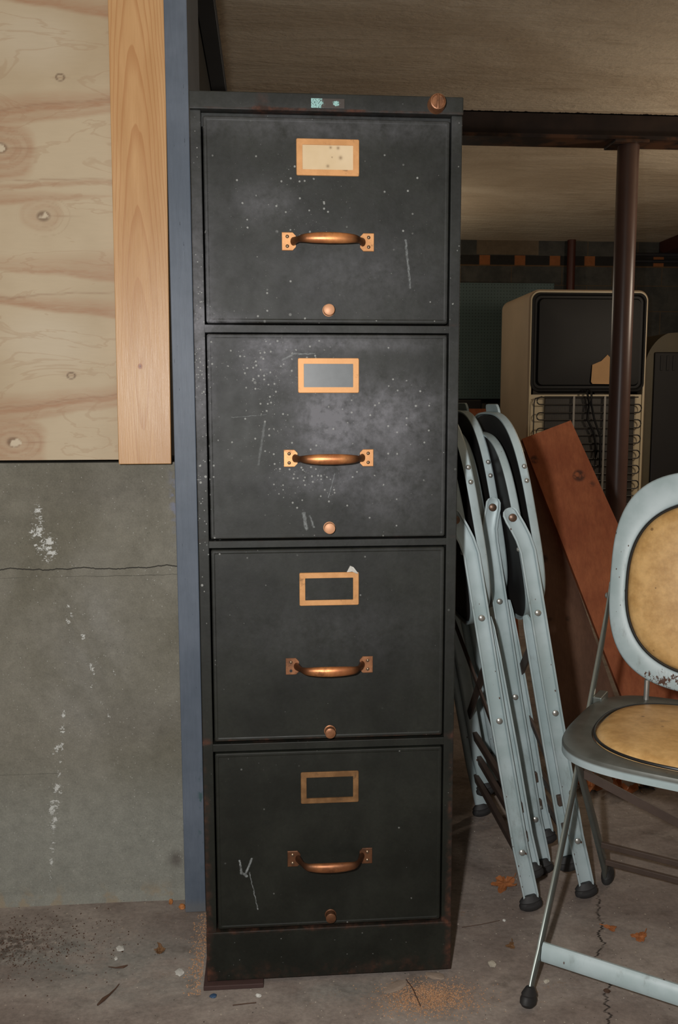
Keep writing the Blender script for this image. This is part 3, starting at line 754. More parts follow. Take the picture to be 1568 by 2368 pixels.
# ---- second old appliance at the right edge
t = thing('old_appliance', 'dark olive rounded old appliance at the right edge beyond the column', 'appliance', (3.05, 4.9, FZ))
bm = BM(); o_ = rrect(-0.46, 0.05, 0.46, 1.45, 0.16, 10)
for i, (x, z) in enumerate(o_):
    if z > 1.2: o_[i] = (x, z-0.10*((x-0.05)/0.46)**2*(1 if x < .05 else .3))
loops(bm, [[(x, 0, z) for x, z in o_], [(x, 0.6, z) for x, z in o_]], True, True); obj('shell', bm, M['fridge2'], t, smooth=True)
bm = BM(); box(bm, (-0.40, -0.02, 0.10), (0.42, 0.005, 1.26), 0.01); obj('back_panel', bm, M['blackish'], t)
for i in range(5):
    bm = BM(); box(bm, (-0.36+i*0.045, -0.026, 1.13), (-0.342+i*0.045, -0.018, 1.235), 0.002); obj('louvre', bm, M['blackish'], t)
for x in (-.38, .38):
    bm = BM(); box(bm, (x-.03, .05, 0), (x+.03, .55, .052)); obj('foot', bm, M['blackish'], t)

# ------------------------------------------------------------------ filing cabinet
HW = 0.1905; D = 0.66
t = thing('filing_cabinet', 'tall dark green four drawer steel filing cabinet with copper pulls', 'filing cabinet', (0, 0, 0))
CAB = t
R1, R2, R3 = (0.9879, 0.9989), (0.678, 0.6886), (0.3685, 0.3802)
ST = 0.0155
bm = BM()
box(bm, (-HW, 0, 0.0), (-HW+ST, 0.03, 1.2893), 0.0012); box(bm, (HW-ST, 0, 0.0), (HW, 0.03, 1.2893), 0.0012)
box(bm, (-HW, 0.025, 0.0), (-HW+0.002, D, 1.2893)); box(bm, (HW-0.002, 0.025, 0.0), (HW, D, 1.2893))
box(bm, (-HW, D-0.002, 0.0), (HW, D, 1.2893)); box(bm, (-HW+.002, 0.01, 1.270), (HW-.002, D-.002, 1.288))
obj('carcass', bm, M['cab'], t)
for a, b in (R1, R2, R3):
    bm = BM(); box(bm, (-HW+ST-0.001, 0.0008, a), (HW-ST+0.001, 0.028, b), 0.0008); obj('rail', bm, M['cab'], t)
bm = BM(); box(bm, (-HW-0.0003, -0.0045, 1.2893), (HW+0.0003, D, 1.3130), 0.0014); obj('top_cap', bm, M['cab'], t)
bm = BM(); box(bm, (-HW-0.0003, -0.0022, 0.0005), (HW+0.0003, 0.03, 0.0806), 0.0014); obj('base_plinth', bm, M['cab'], t)

def drawer(z0, z1, hz, lz, kz, hole=0, card=None, fm='frame_brass', hm='handle_copper', pm='plate_brass', km='latch'):
    X = HW-ST-0.0022
    bm = BM()
    # shallow pan front: flat face with a softly rolled edge
    L = lambda i, r: rrect(-X+i, z0+i, X-i, z1-i, r, 3)
    loops(bm, [[(x, 0.02, z) for x, z in L(0, .003)], [(x, 0.0015, z) for x, z in L(0, .003)], [(x, -0.0012, z) for x, z in L(.0006, .003)], [(x, -0.0022, z) for x, z in L(.002, .003)],
               [(x, -0.0022, z) for x, z in L(.0045, .002)], [(x, -0.0016, z) for x, z in L(.0062, .002)]], True, True)
    dr = obj('drawer', bm, M['cab'], CAB)
    YF = -0.0016
    # card holder frame
    w, h = 0.0440, 0.0248
    bm = BM()
    o1 = rrect(-w, lz-h, w, lz+h, 0.002, 3); i1 = rrect(-w+.0085, lz-h+.0082, w-.0085, lz+h-.0082, 0.0006, 3)
    s = lambda L_, dd: [(x*(1-dd/w) if abs(x) > w*.7 else x, 0, lz+(z-lz)*(1-dd/h)) for x, z in L_]
    loops(bm, [[(x, YF, z) for x, z in o1], [(x, YF-.0016, z) for x, z in o1], [(x, YF-.0022, z) for x, y, z in s(o1, .0006)], [(x, YF-.0022, z) for x, z in i1], [(x, YF, z) for x, z in i1]])
    obj('label_frame', bm, M[fm], dr, smooth=False)
    if card:
        bm = BM(); box(bm, (-w+.006, YF-.0007, lz-h+.006), (w-.006, YF, lz+h-.006)); obj('label_card', bm, M[card], dr)
    # bow handle: two riveted plates and a swelling bar
    for sx in (-1, 1):
        pts = [(0.0652, -0.0125), (0.0652, 0.0125), (0.0500, 0.0125), (0.0458, 0.0080), (0.0458, -0.0080), (0.0500, -0.0125)]
        P = [(sx*x, z) for x, z in pts]
        if sx < 0: P = P[::-1]
        bm = BM(); loops(bm, [[(x, YF, hz+z) for x, z in P], [(x, YF-.0016, hz+z) for x, z in P], [(x*.994, YF-.0022, hz+z*.94) for x, z in P]], True, True)
        obj('handle_plate', bm, M[pm], dr, smooth=False)
        bm = BM(); pts = []; rad = []
    N = 30
    for i in range(N+1):
        u = -1+2*i/N; au = abs(u)
        x = 0.0490*math.copysign(min(1, au)**0.93, u)
        p = 0.029*(1-max(0, (au-0.60)/0.40)**2.2) if au > 0.60 else 0.029+0.003*(1-(au/.6)**2)
        pts.append((x, YF-0.001-p, hz))
        e = 0.0040+0.0036*max(0, 1-(au/0.86)**2)**0.7 + (0.0022*max(0, (au-.86)/.14))
        rad.append((e, e*0.72))
    tube(bm, pts, rad, 16)
    obj('handle', bm, M[hm], dr, smooth=True)
    k = 0
    for sx in (-1, 1):
        for sz in (-1, 1):
            k += 1
            bm = BM(); T = Matrix.Translation((sx*0.0575, YF-.0020, hz+sz*0.0066)) @ Matrix.Rotation(PI/2, 4, 'X')
            if hole and k == 1: lathe(bm, [(0.0022, 0), (0.0022, 0.0003)], 14, T); obj('screw_hole', bm, M['blackish'], dr)
            else: lathe(bm, [(0.0026, 0), (0.0024, 0.0009), (0.0014, 0.0017), (0, 0.002)], 14, T); obj('rivet', bm, M['rivet'], dr, smooth=True)
    # thumb latch button
    bm = BM(); T = Matrix.Translation((0.0005, YF, kz)) @ Matrix.Rotation(PI/2, 4, 'X')
    lathe(bm, [(0.0088, 0), (0.0088, 0.0015), (0.0078, 0.002), (0.0076, 0.010), (0.0080, 0.0108), (0.0078, 0.0122), (0.0068, 0.0128), (0, 0.0130)], 28, T)
    obj('latch_button', bm, M[km], dr, smooth=True)
    return dr
drawer(1.0010, 1.2815, 1.1140, 1.2285, 1.0194, card='paper')
drawer(0.6915, 0.9860, 0.8090, 0.9275, 0.7069, card='paper2')
d3 = drawer(0.3850, 0.6760, 0.4990, 0.6155, 0.3974, hole=1, pm='plate_mid', hm='handle_copper', km='plate_mid')
drawer(0.0850, 0.3668, 0.1960, 0.3085, 0.1020, fm='frame_dark', hm='handle_dark', pm='plate_dark', km='plate_dark')
bm = BM()     # scrap of torn paper stuck over the third frame
pts = [(0.026, 0.640), (0.031, 0.650), (0.036, 0.648), (0.043, 0.6385), (0.040, 0.6375), (0.034, 0.641)]
loops(bm, [[(x, -0.0018, z) for x, z in pts], [(x, -0.0050-0.002*math.sin(x*900), z) for x, z in pts]], True, True); obj('torn_paper', bm, M['chip_white'], d3)
bm = BM(); box(bm, (-0.0232, -0.0056, 1.2935), (0.0235, -0.0044, 1.3062), 0.0005); obj('name_plate', bm, M['plate'], t)
bm = BM(); T = Matrix.Translation((0.1518, -0.0044, 1.3015)) @ Matrix.Rotation(PI/2, 4, 'X')
lathe(bm, [(0.0125, 0), (0.0118, 0.012), (0.0105, 0.016), (0.0092, 0.0165), (0.0085, 0.0145), (0, 0.0145)], 28, T)
box(bm, (0.1503, -0.0215, 1.2915), (0.1530, -0.018, 1.3115), 0.0006)
obj('lock', bm, M['plate_mid'], t, smooth=True)

bm = BM(); box(bm, (-0.196, -0.012, FZ), (-0.104, 0.12, -0.0005), 0.001)
tag(obj('shim', bm, M['shim']), 'thin rusty flat shim under the left corner of the filing cabinet', 'shim')

# ------------------------------------------------------------------ folding chairs
def chan(w=0.028, d=0.011):      # channel profile with rounded corners: a = across (face width), b = depth
    k = w*0.30
    top = [(w/2-k+k*math.sin(a), d/2-d*0.6*(1-math.cos(a))) for a in (0, .4, .8, 1.2, 1.57)]
    out = [(-a, b) for a, b in top[::-1]] + top
    return [(-w/2, -d/2)] + out + [(w/2, -d/2), (w/2-.003, -d/2), (w/2-.004, -d*.05), (w/2-.008, d*.15), (-w/2+.008, d*.15), (-w/2+.004, -d*.05), (-w/2+.003, -d/2)]

def leg(name, parent, n, path, outward, mat, cw=0.028, cd=0.011, disc=False):
    """channel leg in the side plane x=n; path [(s,z)]; its open side faces inwards"""
    bm = BM()
    P = [(n, s, z) for s, z in path]
    prof = chan(cw, cd)
    if outward < 0: prof = [(a, -b) for a, b in prof][::-1]
    # up vector in the side plane, perpendicular to the leg: sweep() builds a along up
    dirv = Vector((0, path[-1][0]-path[0][0], path[-1][1]-path[0][1])).normalized()
    up = Vector((0, dirv.z, -dirv.y))
    # t x up = dirv x up -> +-x
    m_ = len(P); sc = []
    for i in range(m_):
        if i == 0: sc.append((0.85, 0.55))
        elif i == 1: sc.append((1.0, 0.75))
        elif i == m_-1: sc.append((0.35, 0.5))
        elif i == m_-2: sc.append((0.72, 0.6))
        elif i == m_-3: sc.append((0.95, 0.7))
        else: sc.append((1, 1))
    sweep(bm, P, prof, up=up, scales=sc)
    lg = obj(name, bm, mat, parent, smooth=True)
    s0, z0 = path[0]
    bm = BM()
    T = Matrix.Translation((n, s0, z0+0.011)) @ Matrix.Rotation(math.atan2(dirv.y, dirv.z)*-0.6, 4, 'X')
    lathe(bm, [(0.0, -0.0165), (0.013, -0.0155), (0.018, -0.010), (0.0185, -0.002), (0.016, 0.004), (0.0172, 0.007), (0.013, 0.014), (0.009, 0.020)], 20, T @ Matrix.Diagonal((0.62, 1.15, 0.75, 1)))
    obj('rubber_foot', bm, M['rubber'], lg, smooth=True)
    return lg

def ring_part(name, parent, a, b, p, ia, ib, ip, io, depth, mat, T, lip=0.004):
    """oval pressed-steel ring: outer superellipse, inner opening, rolled outer flange (local XY plane, +Z = face)"""
    bm = BM(); n = 96
    def Lp(aa, bb, pp, z, oy=0): return [T @ Vector((x, y+oy, z)) for x, y in supel(aa, bb, pp, n)]
    loops(bm, [Lp(a-.003, b-.003, p, -depth), Lp(a, b, p, -depth), Lp(a, b, p, -lip), Lp(a-.0015, b-.0015, p, -lip*.35), Lp(a-lip, b-lip, p, 0),
               Lp(ia+.006, ib+.006, ip, 0.0006, io), Lp(ia+.002, ib+.002, ip, -0.001, io), Lp(ia, ib, ip, -0.005, io), Lp(ia, ib, ip, -0.007, io), Lp(ia+.006, ib+.006, ip, -0.0022, io), Lp(a-.006, b-.006, p, -.0022), Lp(a-.003, b-.003, p, -depth)])
    return obj(name, bm, mat, parent, smooth=True)

def pad_part(name, parent, ia, ib, ip, io, T, crown, mat, back=-0.007):
    bm = BM(); n = 96; L = []
    for f, z in ((1.0, back), (1.0, -0.004), (0.985, -0.001), (0.95, 0.35), (0.85, 0.62), (0.65, 0.85), (0.4, 0.96), (0.15, 1.0)):
        zz = z if z <= 0 else crown*z
        L.append([T @ Vector((x*f, y*f+io, zz)) for x, y in supel(ia-.003, ib-.003, ip, n)])
    loops(bm, L, True, True)
    pd = obj(name, bm, mat, parent, smooth=True)
    bm = BM(); pts = [T @ Vector((x, y+io, 0.0008)) for x, y in supel(ia-.0015, ib-.0015, ip, n)]
    R_ = []; q = len(pts)
    for i in range(q):
        tt = (pts[(i+1) % q]-pts[i-1]).normalized(); up = (T.to_3x3() @ Vector((0, 0, 1))).normalized(); sd = tt.cross(up)
        R_.append([bm.verts.new(pts[i]+up*0.0024*math.cos(2*PI*k/8)+sd*0.0024*math.sin(2*PI*k/8)) for k in range(8)])
    for i in range(q):
        for k in range(8): bm.faces.new((R_[i][k], R_[i][(k+1) % 8], R_[(i+1) % q][(k+1) % 8], R_[(i+1) % q][k]))
    obj('piping', bm, M['piping'], pd, smooth=True)
    return pd

def backing(parent, a, b, p, z, T):
    bm = BM(); loops(bm, [[T @ Vector((x, y, zz)) for x, y in supel(a, b, p, 96)] for zz in (z, z-0.002)], True, True)
    return obj('backing_board', bm, M['blackish'], parent)

def rivets(parent, pts, r=0.0055, nrm=(-1, 0, 0), mat='steel', h=0.0035):
    for p in pts:
        bm = BM(); T = Matrix.Translation(p) @ Vector((0, 0, 1)).rotation_difference(Vector(nrm)).to_matrix().to_4x4()
        lathe(bm, [(r, -0.001), (r*.96, h*.4), (r*.6, h*.85), (0, h)], 14, T); obj('rivet', bm, M[mat], parent, smooth=True)

CW = 0.372      # chair width over the legs
def open_chair():
    t = thing('folding_chair', 'unfolded pale blue metal folding chair with tan vinyl seat and back at right', 'folding chair',
              (0.2908+0.8150*CW/2+0.5795*0.19, -0.0874-0.5795*CW/2+0.8150*0.19, FZ), (0, 0, math.atan2(-0.57945, 0.81500)))
    hx, sy = CW/2, 0.19
    def LL(path): return [(s-sy, z) for s, z in path]
    front = LL([(0.0, 0.004), (0.018, 0.030), (0.050, 0.062), (0.056, 0.072), (0.12, 0.146), (0.205, 0.252), (0.285, 0.362), (0.36, 0.470), (0.392, 0.522), (0.408, 0.560), (0.409, 0.575)])
    rear = LL([(0.415, 0.004), (0.400, 0.024), (0.385, 0.052), (0.30, 0.168), (0.205, 0.292), (0.16, 0.352), (0.15, 0.366)])
    for sx in (-1, 1):
        lf = leg('leg', t, sx*hx, front, sx, M['chair_leg'], 0.019, 0.0065)
        rivets(lf, [(sx*(hx+.003), 0.205-sy, 0.254), (sx*(hx+.005), 0.405-sy, 0.55)], nrm=(sx, 0, 0))
        lr = leg('leg', t, sx*(hx-0.012), rear, sx, M['chair_leg'], 0.020, 0.008)
        rivets(lr, [(sx*(hx-.009), 0.37-sy, 0.074)], nrm=(sx, 0, 0))
    # front stretcher: wide pressed bar, low between the front legs
    bm = BM(); sweep(bm, [(-hx+.004, 0.050-sy, 0.062), (0, 0.050-sy, 0.062), (hx-.004, 0.050-sy, 0.062)], [(-.014, -.002), (-.014, .003), (-.008, .007), (.008, .007), (.014, .003), (.014, -.002)], up=(0, .25, 1))
    obj('stretcher', bm, M['chair_rusty'], t, smooth=True)
    for s_, z_ in ((0.383, 0.055), (0.345, 0.106)):
        bm = BM(); box(bm, (-hx+.014, s_-sy-.004, z_-.005), (hx-.014, s_-sy+.004, z_+.005), .001); obj('stretcher', bm, M['rust_bar'], t)
    bm = BM(); box(bm, (-hx+.014, 0.175-sy-.004, 0.318), (hx-.014, 0.175-sy+.004, 0.332), .001); obj('cross_bar', bm, M['rust_bar'], t)
    bm = BM(); sweep(bm, [(-hx+.012, 0.215-sy, 0.288), (hx-.012, 0.33-sy, 0.118)], [(-.007, -.002), (-.007, .002), (.007, .002), (.007, -.002)], up=(0, 0, 1)); obj('brace', bm, M['rust_bar'], t)
    # seat
    Ts = Matrix.Translation((0, 0.205-sy, 0.388)) @ Matrix.Rotation(math.radians(-1.0), 4, 'X')
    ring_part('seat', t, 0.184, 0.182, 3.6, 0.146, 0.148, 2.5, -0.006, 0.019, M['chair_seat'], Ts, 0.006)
    pad_part('seat_pad', t, 0.146, 0.148, 2.5, -0.006, Ts, 0.013, M['vinyl'])
    # backrest
    ang = math.radians(80)
    Tb = Matrix.Translation((0, 0.380-sy, 0.595)) @ Matrix.Rotation(ang, 4, 'X')
    ring_part('backrest', t, 0.181, 0.190, 3.0, 0.152, 0.150, 2.5, -0.0105, 0.014, M['chair_rusty'], Tb, 0.004)
    pad_part('back_pad', t, 0.152, 0.150, 2.5, -0.0105, Tb, 0.012, M['vinyl'])
    for sx in (-1, 1):
        bm = BM(); box(bm, (sx*(hx-.008)-.006, 0.40-sy-.010, 0.535), (sx*(hx-.008)+.006, 0.41-sy, 0.575), .002); obj('bracket', bm, M['chair_leg'], t)
    for sx in (-1, 1):
        bm = BM(); tube(bm, [(sx*.105, 0.352-sy, 0.385), (sx*.105, 0.354-sy, 0.42)], 0.0045, 10); obj('pin', bm, M['steel'], t, smooth=True)
    for sx in (-1, 1):
        bm = BM(); box(bm, (sx*(hx-.010)-.008, 0.30-sy, 0.378), (sx*(hx-.010)+.008, 0.345-sy, 0.392), .002); obj('hinge_tab', bm, M['chair_leg'], t)
    return t
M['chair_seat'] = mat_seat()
open_chair()

def folded_chair(label, foot, lean, w0, hook, ds, width=0.365, yaw=0.0, tilt2=0.0):
    """folded and leaning: local x = chair width, local y = its thickness, z = along the legs. foot = world (x, y) of the near front foot"""
    phi = -math.radians(lean)
    t = thing('folding_chair', label, 'folding chair', (foot[0], foot[1]+width/2, FZ), (phi, 0, PI/2+yaw), group='folded chairs leaning beside the cabinet')
    hx = width/2
    h = hook
    f1 = [(0.0, 0.004), (-0.002, 0.03), (0.0, 0.075), (0.002, 0.12), (0.002, 0.36), (0.0, 0.55), (-0.001, 0.655), (0.003*h, 0.680), (0.009*h, 0.700), (0.015*h, 0.716), (0.018*h, 0.727), (0.0195*h, 0.7325), (0.020*h, 0.735)]
    r1 = [(ds*1.2, 0.055), (ds*1.3, 0.08), (ds, 0.14), (ds, 0.30), (ds*.9, 0.46), (ds*1.0, 0.52), (ds*1.2, 0.54)]
    for sx in (-1, 1):
        lf = leg('leg', t, sx*hx, f1, sx, M['chair'])
        rivets(lf, [(sx*(hx+.0062), 0.001, z) for z in (0.115, 0.36, 0.545)], nrm=(sx, 0, 0))
        rivets(lf, [(sx*(hx+.004), 0.015*h, 0.718)], r=.0072, nrm=(sx, 0, 0), mat='bolt_brown')
        lr = leg('leg', t, sx*(hx-0.012), r1, sx, M['chair'])
        rivets(lr, [(sx*(hx-.006), ds, 0.13)], r=.004, nrm=(sx, 0, 0))
    for (s_, z_) in ((0.0, 0.092), (ds, 0.135), (ds, 0.19)):
        bm = BM(); box(bm, (-hx+.006, s_-.005, z_-.010), (hx-.006, s_+.005, z_+.010), .0015); obj('stretcher', bm, M['rust_bar'], t)
    for a, b in ((.26, .47), (.47, .24)):
        bm = BM(); sweep(bm, [(-hx+.02, ds+.006*h, a), (hx-.02, ds+.006*h, b)], [(-.009, -.002), (-.009, .002), (.009, .002), (.009, -.002)], up=(0, 0, 1)); obj('brace', bm, M['rust_bar'], t)
    # backrest and seat lie one against the other, pads facing inwards
    Tb = Matrix.Translation((0, 0.030*w0, 0.708)) @ Matrix.Rotation(PI/2, 4, 'X')
    ring_part('backrest', t, hx-.004, 0.185, 3.1, 0.135, 0.142, 2.25, 0.002, 0.015, M['chair'], Tb, 0.003)
    backing(t, hx-.010, 0.179, 3.1, -0.0085, Tb)
    pad_part('back_pad', t, 0.135, 0.142, 2.25, 0.002, Tb, 0.010, M['vinyl'])
    Ts = Matrix.Translation((0, 0.004*w0, 0.682)) @ Matrix.Rotation(PI/2, 4, 'X')
    ring_part('seat', t, hx-.008, 0.178, 3.4, 0.140, 0.140, 2.4, 0, 0.015, M['chair'], Ts, 0.004)
    backing(t, hx-.014, 0.172, 3.4, -0.0085, Ts)
    pad_part('seat_pad', t, 0.140, 0.140, 2.4, 0, Ts, 0.010, M['vinyl'])
    for z, d_ in ((0.775, .03), (0.80, .03), (0.66, -.004)):
        rivets(t, [(-hx+.0035, 0.008+d_*w0, z)], r=.0042, nrm=(-1, 0, 0))
    bm = BM(); 
    pts = rrect(-0.045, 0.872, 0.045, 0.906, 0.013, 5)
    loops(bm, [[(x, 0.030*w0-.002, z) for x, z in pts], [(x, 0.030*w0+.002, z) for x, z in pts]], True, True)
    obj('top_tab', bm, M['chair'], t)
    return t
folded_chair('folded pale blue metal chair touching the cabinet, innermost of the leaning row', (0.3709, 0.1614), 10.7, -1, 1, -0.012)
folded_chair('folded pale blue metal chair in the middle of the leaning row', (0.4307, 0.2815), 10.4, -1, -1, -0.015, 0.36)
folded_chair('folded pale blue metal chair nearest the open chair, outermost of the leaning row', (0.4839, 0.1941), 11.3, -1, 1, 0.016)

# ------------------------------------------------------------------ leaning boards
def board(name, label, TL, TR, BRt, BL, th, mat):
    bm = BM(); A = [Vector(p) for p in (TL, TR, BRt, BL)]
    nrm = (A[1]-A[0]).cross(A[3]-A[0]).normalized()
    if nrm.y < 0: nrm = -nrm
    loops(bm, [A, [p+nrm*th for p in A]], True, True)
    org = Vector(BL)
    for v in bm.verts: v.co -= org
    o = obj(name, bm, mat); o.location = org
    return tag(o, label, 'board')
board('wooden_plank', 'reddish brown wooden plank leaning behind the chairs, the upper brighter one', (0.6344, 1.2, 0.7878), (0.7757, 1.2, 0.8402), (1.0715, 0.822, FZ), (0.8705, 0.843, FZ), 0.02, M['redboard'])
board('wooden_plank', 'dull brown wooden plank leaning in the shade under the red one', (0.622, 1.26, 0.755), (0.6815, 1.26, 0.745), (0.8646, 0.912, FZ), (0.6738, 0.913, FZ), 0.02, M['brownboard'])
board('wooden_plank', 'orange brown board end showing above the folded chairs', (0.40, 0.95, 0.8755), (0.50, 0.95, 0.8745), (0.56, 0.80, FZ), (0.46, 0.80, FZ), 0.02, M['redboard'])

# ------------------------------------------------------------------ litter on the floor
def leaf(label, loc, size, rz, mat, lobes=5, curl=0.35, name='dry_leaf', cat='leaf', seed=0):
    rr = random.Random(seed); bm = BM(); n = 40; c = bm.verts.new((0, 0, size*.10)); R_ = []
    for k in range(n):
        a = 2*PI*k/n; r = size*(0.55+0.45*abs(math.cos(a*lobes/2))**1.5)*(0.85+0.3*rr.random())
        R_.append(bm.verts.new((r*math.cos(a), r*math.sin(a)*.8, max(0.0008, size*curl*abs(math.sin(a*1.5+rz))*rr.uniform(.4, 1)))))
    mid = [bm.verts.new((v.co.x*.55, v.co.y*.55, size*.08*rr.random()+0.001)) for v in R_]
    for k in range(n):
        bm.faces.new((c, mid[k], mid[(k+1) % n])); bm.faces.new((mid[k], R_[k], R_[(k+1) % n], mid[(k+1) % n]))
    tube(bm, [(size*.5, 0, .002), (size*1.1, size*.1, .003), (size*1.5, size*.3, .004)], .0008, 6)
    for v in bm.verts: pass
    o = obj(name, bm, mat); o.location = (*loc, FZ); o.rotation_euler = (0, 0, rz)
    s = o.modifiers.new('thickness', 'SOLIDIFY'); s.thickness = 0.0005
    return tag(o, label, cat)
leaf('orange maple leaf lying by the foot of the innermost folded chair', (0.343, 0.247), 0.030, 0.6, M['leaf'], seed=1)
leaf('small orange leaf on the floor under the open chair, right of the crack', (0.5278, 0.0682), 0.017, 0.5, M['leaf'], 3, .2, seed=2)
leaf('tiny orange leaf scrap beside the floor crack', (0.4893, 0.0964), 0.012, 2.5, M['leaf'], 3, .3, seed=3)
leaf('small brown leaf scrap left of the open chair stretcher', (0.3048, 0.0612), 0.010, 1.0, M['leaf_dark'], 3, .3, seed=4)
leaf('crumpled brown leaf clump on the floor by the concrete wall', (-0.2748, 0.0948), 0.013, 1.7, M['leaf_dark'], 5, .6, seed=5)
for i, (x, y, s, r, l) in enumerate(((0.655, 0.640, .040, .3, 'large curled dry leaf under the open chair seat, left of the pile'), (0.722, 0.615, .038, 1.8, 'curled dry leaf in the middle of the pile under the seat'), (0.79, 0.65, .036, 4.0, 'dark curled dry leaf at the right of the pile under the seat'))):
    leaf(l, (x, y), s, r, M['leaf'] if i < 2 else M['leaf_dark'], 5, .9, seed=20+i)['group'] = 'dry leaves piled under the seat'

def chip(name, label, cat, loc, size, mat, seed=0, flat=.4, group=None):
    rr = random.Random(seed); bm = BM()
    bmesh.ops.create_icosphere(bm, subdivisions=2, radius=1)
    for v in bm.verts:
        d = 1+0.35*mnoise.noise(v.co*1.7+Vector((seed, 0, 0))); v.co = Vector((v.co.x*size[0]*d, v.co.y*size[1]*d, (v.co.z*d)*size[2]+size[2]*.75))
    o = obj(name, bm, mat); o.location = (*loc, FZ); o.rotation_euler = (0, 0, rr.uniform(0, 6))
    return tag(o, label, cat, group)
chip('stone_chip', 'triangular pale stone chip right of the cabinet base', 'stone', (0.2614, 0.0142), (.009, .007, .003), M['stone'], 3)
chip('stone_chip', 'tiny white pebble right of the cabinet, beyond the triangular chip', 'stone', (0.313, 0.1328), (.003, .003, .002), M['chip_white'], 4)
chip('paint_flake', 'white flake standing out on the floor below the concrete wall', 'flake', (-0.3411, 0.106), (.006, .009, .0015), M['chip_white'], 5)
chip('paint_flake', 'small white flake just in front of the larger flake', 'flake', (-0.3435, 0.080), (.005, .003, .0015), M['chip_white'], 6)
chip('paint_flake', 'pinkish white flake left of the cabinet plinth', 'flake', (-0.2373, 0.0355), (.009, .007, .0015), M['chip_white'], 7)
chip('stone_chip', 'white pebble in front of the cabinet beside the shim', 'stone', (-0.112, -0.032), (.003, .0045, .003), M['chip_white'], 8)
chip('paint_flake', 'blue paint flake in front of the cabinet left corner', 'flake', (-0.1805, -0.0262), (.0055, .005, .002), M['chip_blue'], 9)
chip('stone_chip', 'small pale stone under the open chair stretcher', 'stone', (0.335, -0.035), (.005, .004, .003), M['stone'], 10)
chip('stone_chip', 'small brown stone in front of the open chair stretcher', 'stone', (0.420, -0.065), (.005, .004, .003), M['twig'], 11)
chip('nut_shell', 'orange nutshell crumb at the foot of the blue post', 'crumb', (-0.2505, 0.218), (.006, .005, .005), M['nut'], 12)
chip('nut_shell', 'orange crumb on the floor under the concrete wall edge', 'crumb', (-0.272, 0.236), (.005, .004, .005), M['nut'], 13)
chip('mortar_lump', 'flat brown mortar lump in front of the cabinet base', 'lump', (0.099, -0.027), (.022, .011, .0020), M['flatrock'], 14)
chip('mortar_lump', 'flat reddish lump under the right corner of the cabinet', 'lump', (0.165, -0.006), (.016, .009, .0015), M['flatrock'], 15)
def twig(label, pts, r):
    bm = BM(); o0 = Vector(pts[0]); tube(bm, [Vector(p)-o0 for p in pts], r, 7); o = obj('twig', bm, M['twig'], smooth=True); o.location = o0
    return tag(o, label, 'twig')
z = FZ+.0015
twig('dark twig with a thick end at the lower left of the floor', [(-0.352, -0.033, z), (-0.345, -0.022, z+.001), (-0.338, -0.010, z), (-0.331, 0.004, z), (-0.327, 0.010, z+.003)], [.0014, .0030, .0016, .0010, .0007])
twig('short dark twig lying left to right near the white flake', [(-0.352, 0.0585, z), (-0.340, 0.055, z), (-0.328, 0.056, z), (-0.322, 0.060, z)], [.0006, .0011, .0022, .0008])
twig('thin curved stem beside the sawdust in front of the cabinet', [(0.118, -0.012, z), (0.124, -0.035, z+.002), (0.130, -0.075, z)], .0007)
twig('thin dark stem on the floor by the shim', [(-0.150, -0.050, z), (-0.13, -0.048, z), (-0.115, -0.047, z)], .0008)
twig('hair thin stem on the floor right of the small pebble', [(0.235, 0.118, z), (0.27, 0.124, z), (0.305, 0.133, z)], .0005)

def scatter(name, label, cat, n, f, mat, smin, smax, seed):
    rr = random.Random(seed); bm = BM()
    for i in range(n):
        x, y = f(rr)
        if -0.2 < x < 0.2 and y > -0.003: continue
        s = rr.uniform(smin, smax); R3 = Matrix.Rotation(rr.uniform(0, 6), 3, 'Z')
        vs = [bm.verts.new(Vector((x, y, FZ))+R3 @ Vector(p)*s) for p in ((1, 0, 0), (-.5, .8, 0), (-.6, -.7, 0), (0, 0, .9))]
        for q in ((0, 1, 3), (1, 2, 3), (2, 0, 3)): bm.faces.new([vs[k] for k in q])
    o = obj(name, bm, mat); return tag(o, label, cat, kind='stuff')
scatter('sawdust', 'orange brown sawdust grains spilled in front of the cabinet', 'sawdust', 2600, lambda r: (r.gauss(0.145, 0.035), r.gauss(-0.055, 0.020)), M['sawdust'], .0006, .0016, 1)
scatter('sawdust', 'brown crumbs along the left side of the cabinet base', 'crumbs', 500, lambda r: (-0.2+abs(r.gauss(0, .012))*-1, r.uniform(-0.02, 0.2)), M['sawdust'], .0007, .002, 2)
scatter('soot', 'dark grit scattered on the floor by the concrete wall', 'grit', 900, lambda r: (r.gauss(-0.50, 0.08), r.gauss(0.13, 0.045)), M['twig'], .0006, .0022, 3)
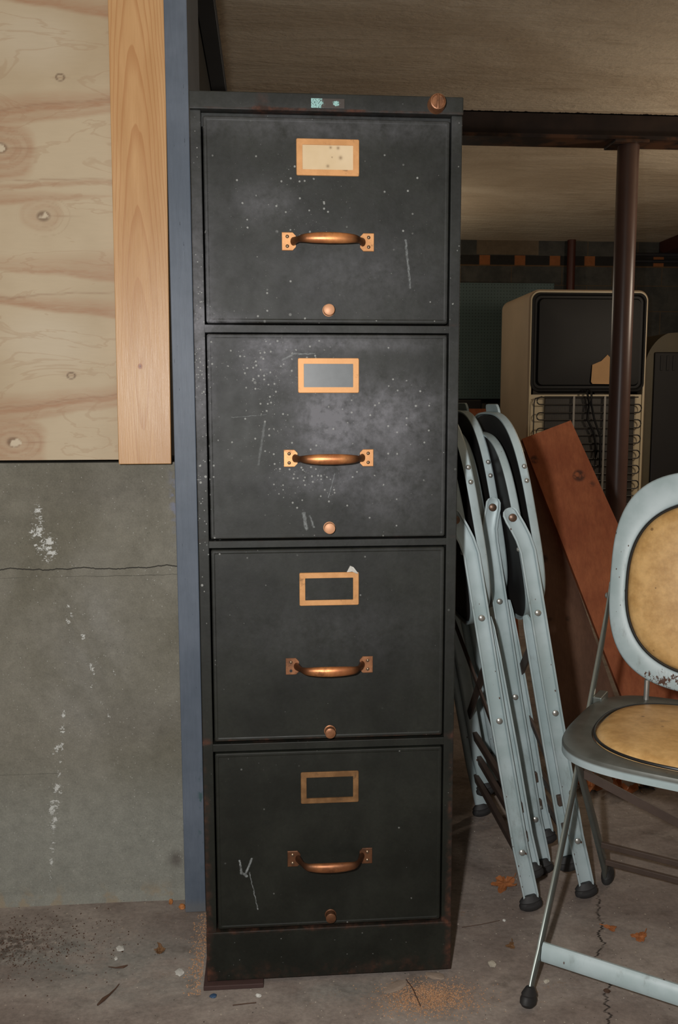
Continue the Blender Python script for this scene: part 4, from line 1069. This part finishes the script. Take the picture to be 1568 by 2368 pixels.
scatter('grit', 'pale grit scattered over the concrete floor', 'grit', 900, lambda r: (r.uniform(-0.7, 1.0), r.uniform(-0.2, 0.9)), M['stone'], .0005, .0015, 4)

# ------------------------------------------------------------------ light, world, camera
def light(name, kind, loc, energy, color, rot=(0, 0, 0), **k):
    l = bpy.data.lights.new(name, kind); l.energy = energy; l.color = color
    for a, b in k.items(): setattr(l, a, b)
    o = bpy.data.objects.new(name, l); COL.objects.link(o); o.location = loc; o.rotation_euler = rot
    return o
light('camera_flash', 'POINT', (-0.195, -1.26, 0.95), 62, (1.0, 0.985, 0.965), shadow_soft_size=0.018)
light('room_lamp', 'POINT', (2.9, 2.35, 1.50), 41, (1.0, 0.84, 0.66), shadow_soft_size=0.10)
light('rear_fill', 'POINT', (0.60, 4.75, 1.55), 9, (1.0, 0.86, 0.68), shadow_soft_size=0.06)  # unseen fill behind the cabinet, added to lift the fridge side and pegboard
w = bpy.data.worlds.new('World'); bpy.context.scene.world = w; w.use_nodes = True
w.node_tree.nodes['Background'].inputs[0].default_value = (1.0, 0.94, 0.86, 1); w.node_tree.nodes['Background'].inputs[1].default_value = 0.085

cam = bpy.data.cameras.new('Camera'); co = bpy.data.objects.new('Camera', cam); COL.objects.link(co)
yaw, pit, rol = .0792, -.1206, -.0018
cy, sy_, cp, sp = math.cos(yaw), math.sin(yaw), math.cos(pit), math.sin(pit)
f = Vector((sy_*cp, cy*cp, sp)); r = Vector((cy, -sy_, 0)); u = r.cross(f)
cr, sr = math.cos(rol), math.sin(rol); r, u = r*cr+u*sr, u*cr-r*sr
co.matrix_world = Matrix(((r.x, u.x, -f.x, -.0872), (r.y, u.y, -f.y, -1.2878), (r.z, u.z, -f.z, .8861), (0, 0, 0, 1)))
cam.sensor_fit = 'VERTICAL'; cam.sensor_height = 36.0; cam.sensor_width = 24.0; cam.lens = 2050/2368*36.0
cam.clip_start = 0.02; cam.clip_end = 60
sc = bpy.context.scene; sc.camera = co
sc.view_settings.view_transform = 'Standard'; sc.view_settings.look = 'None'
sc.view_settings.exposure = 0.0; sc.view_settings.gamma = 1.0
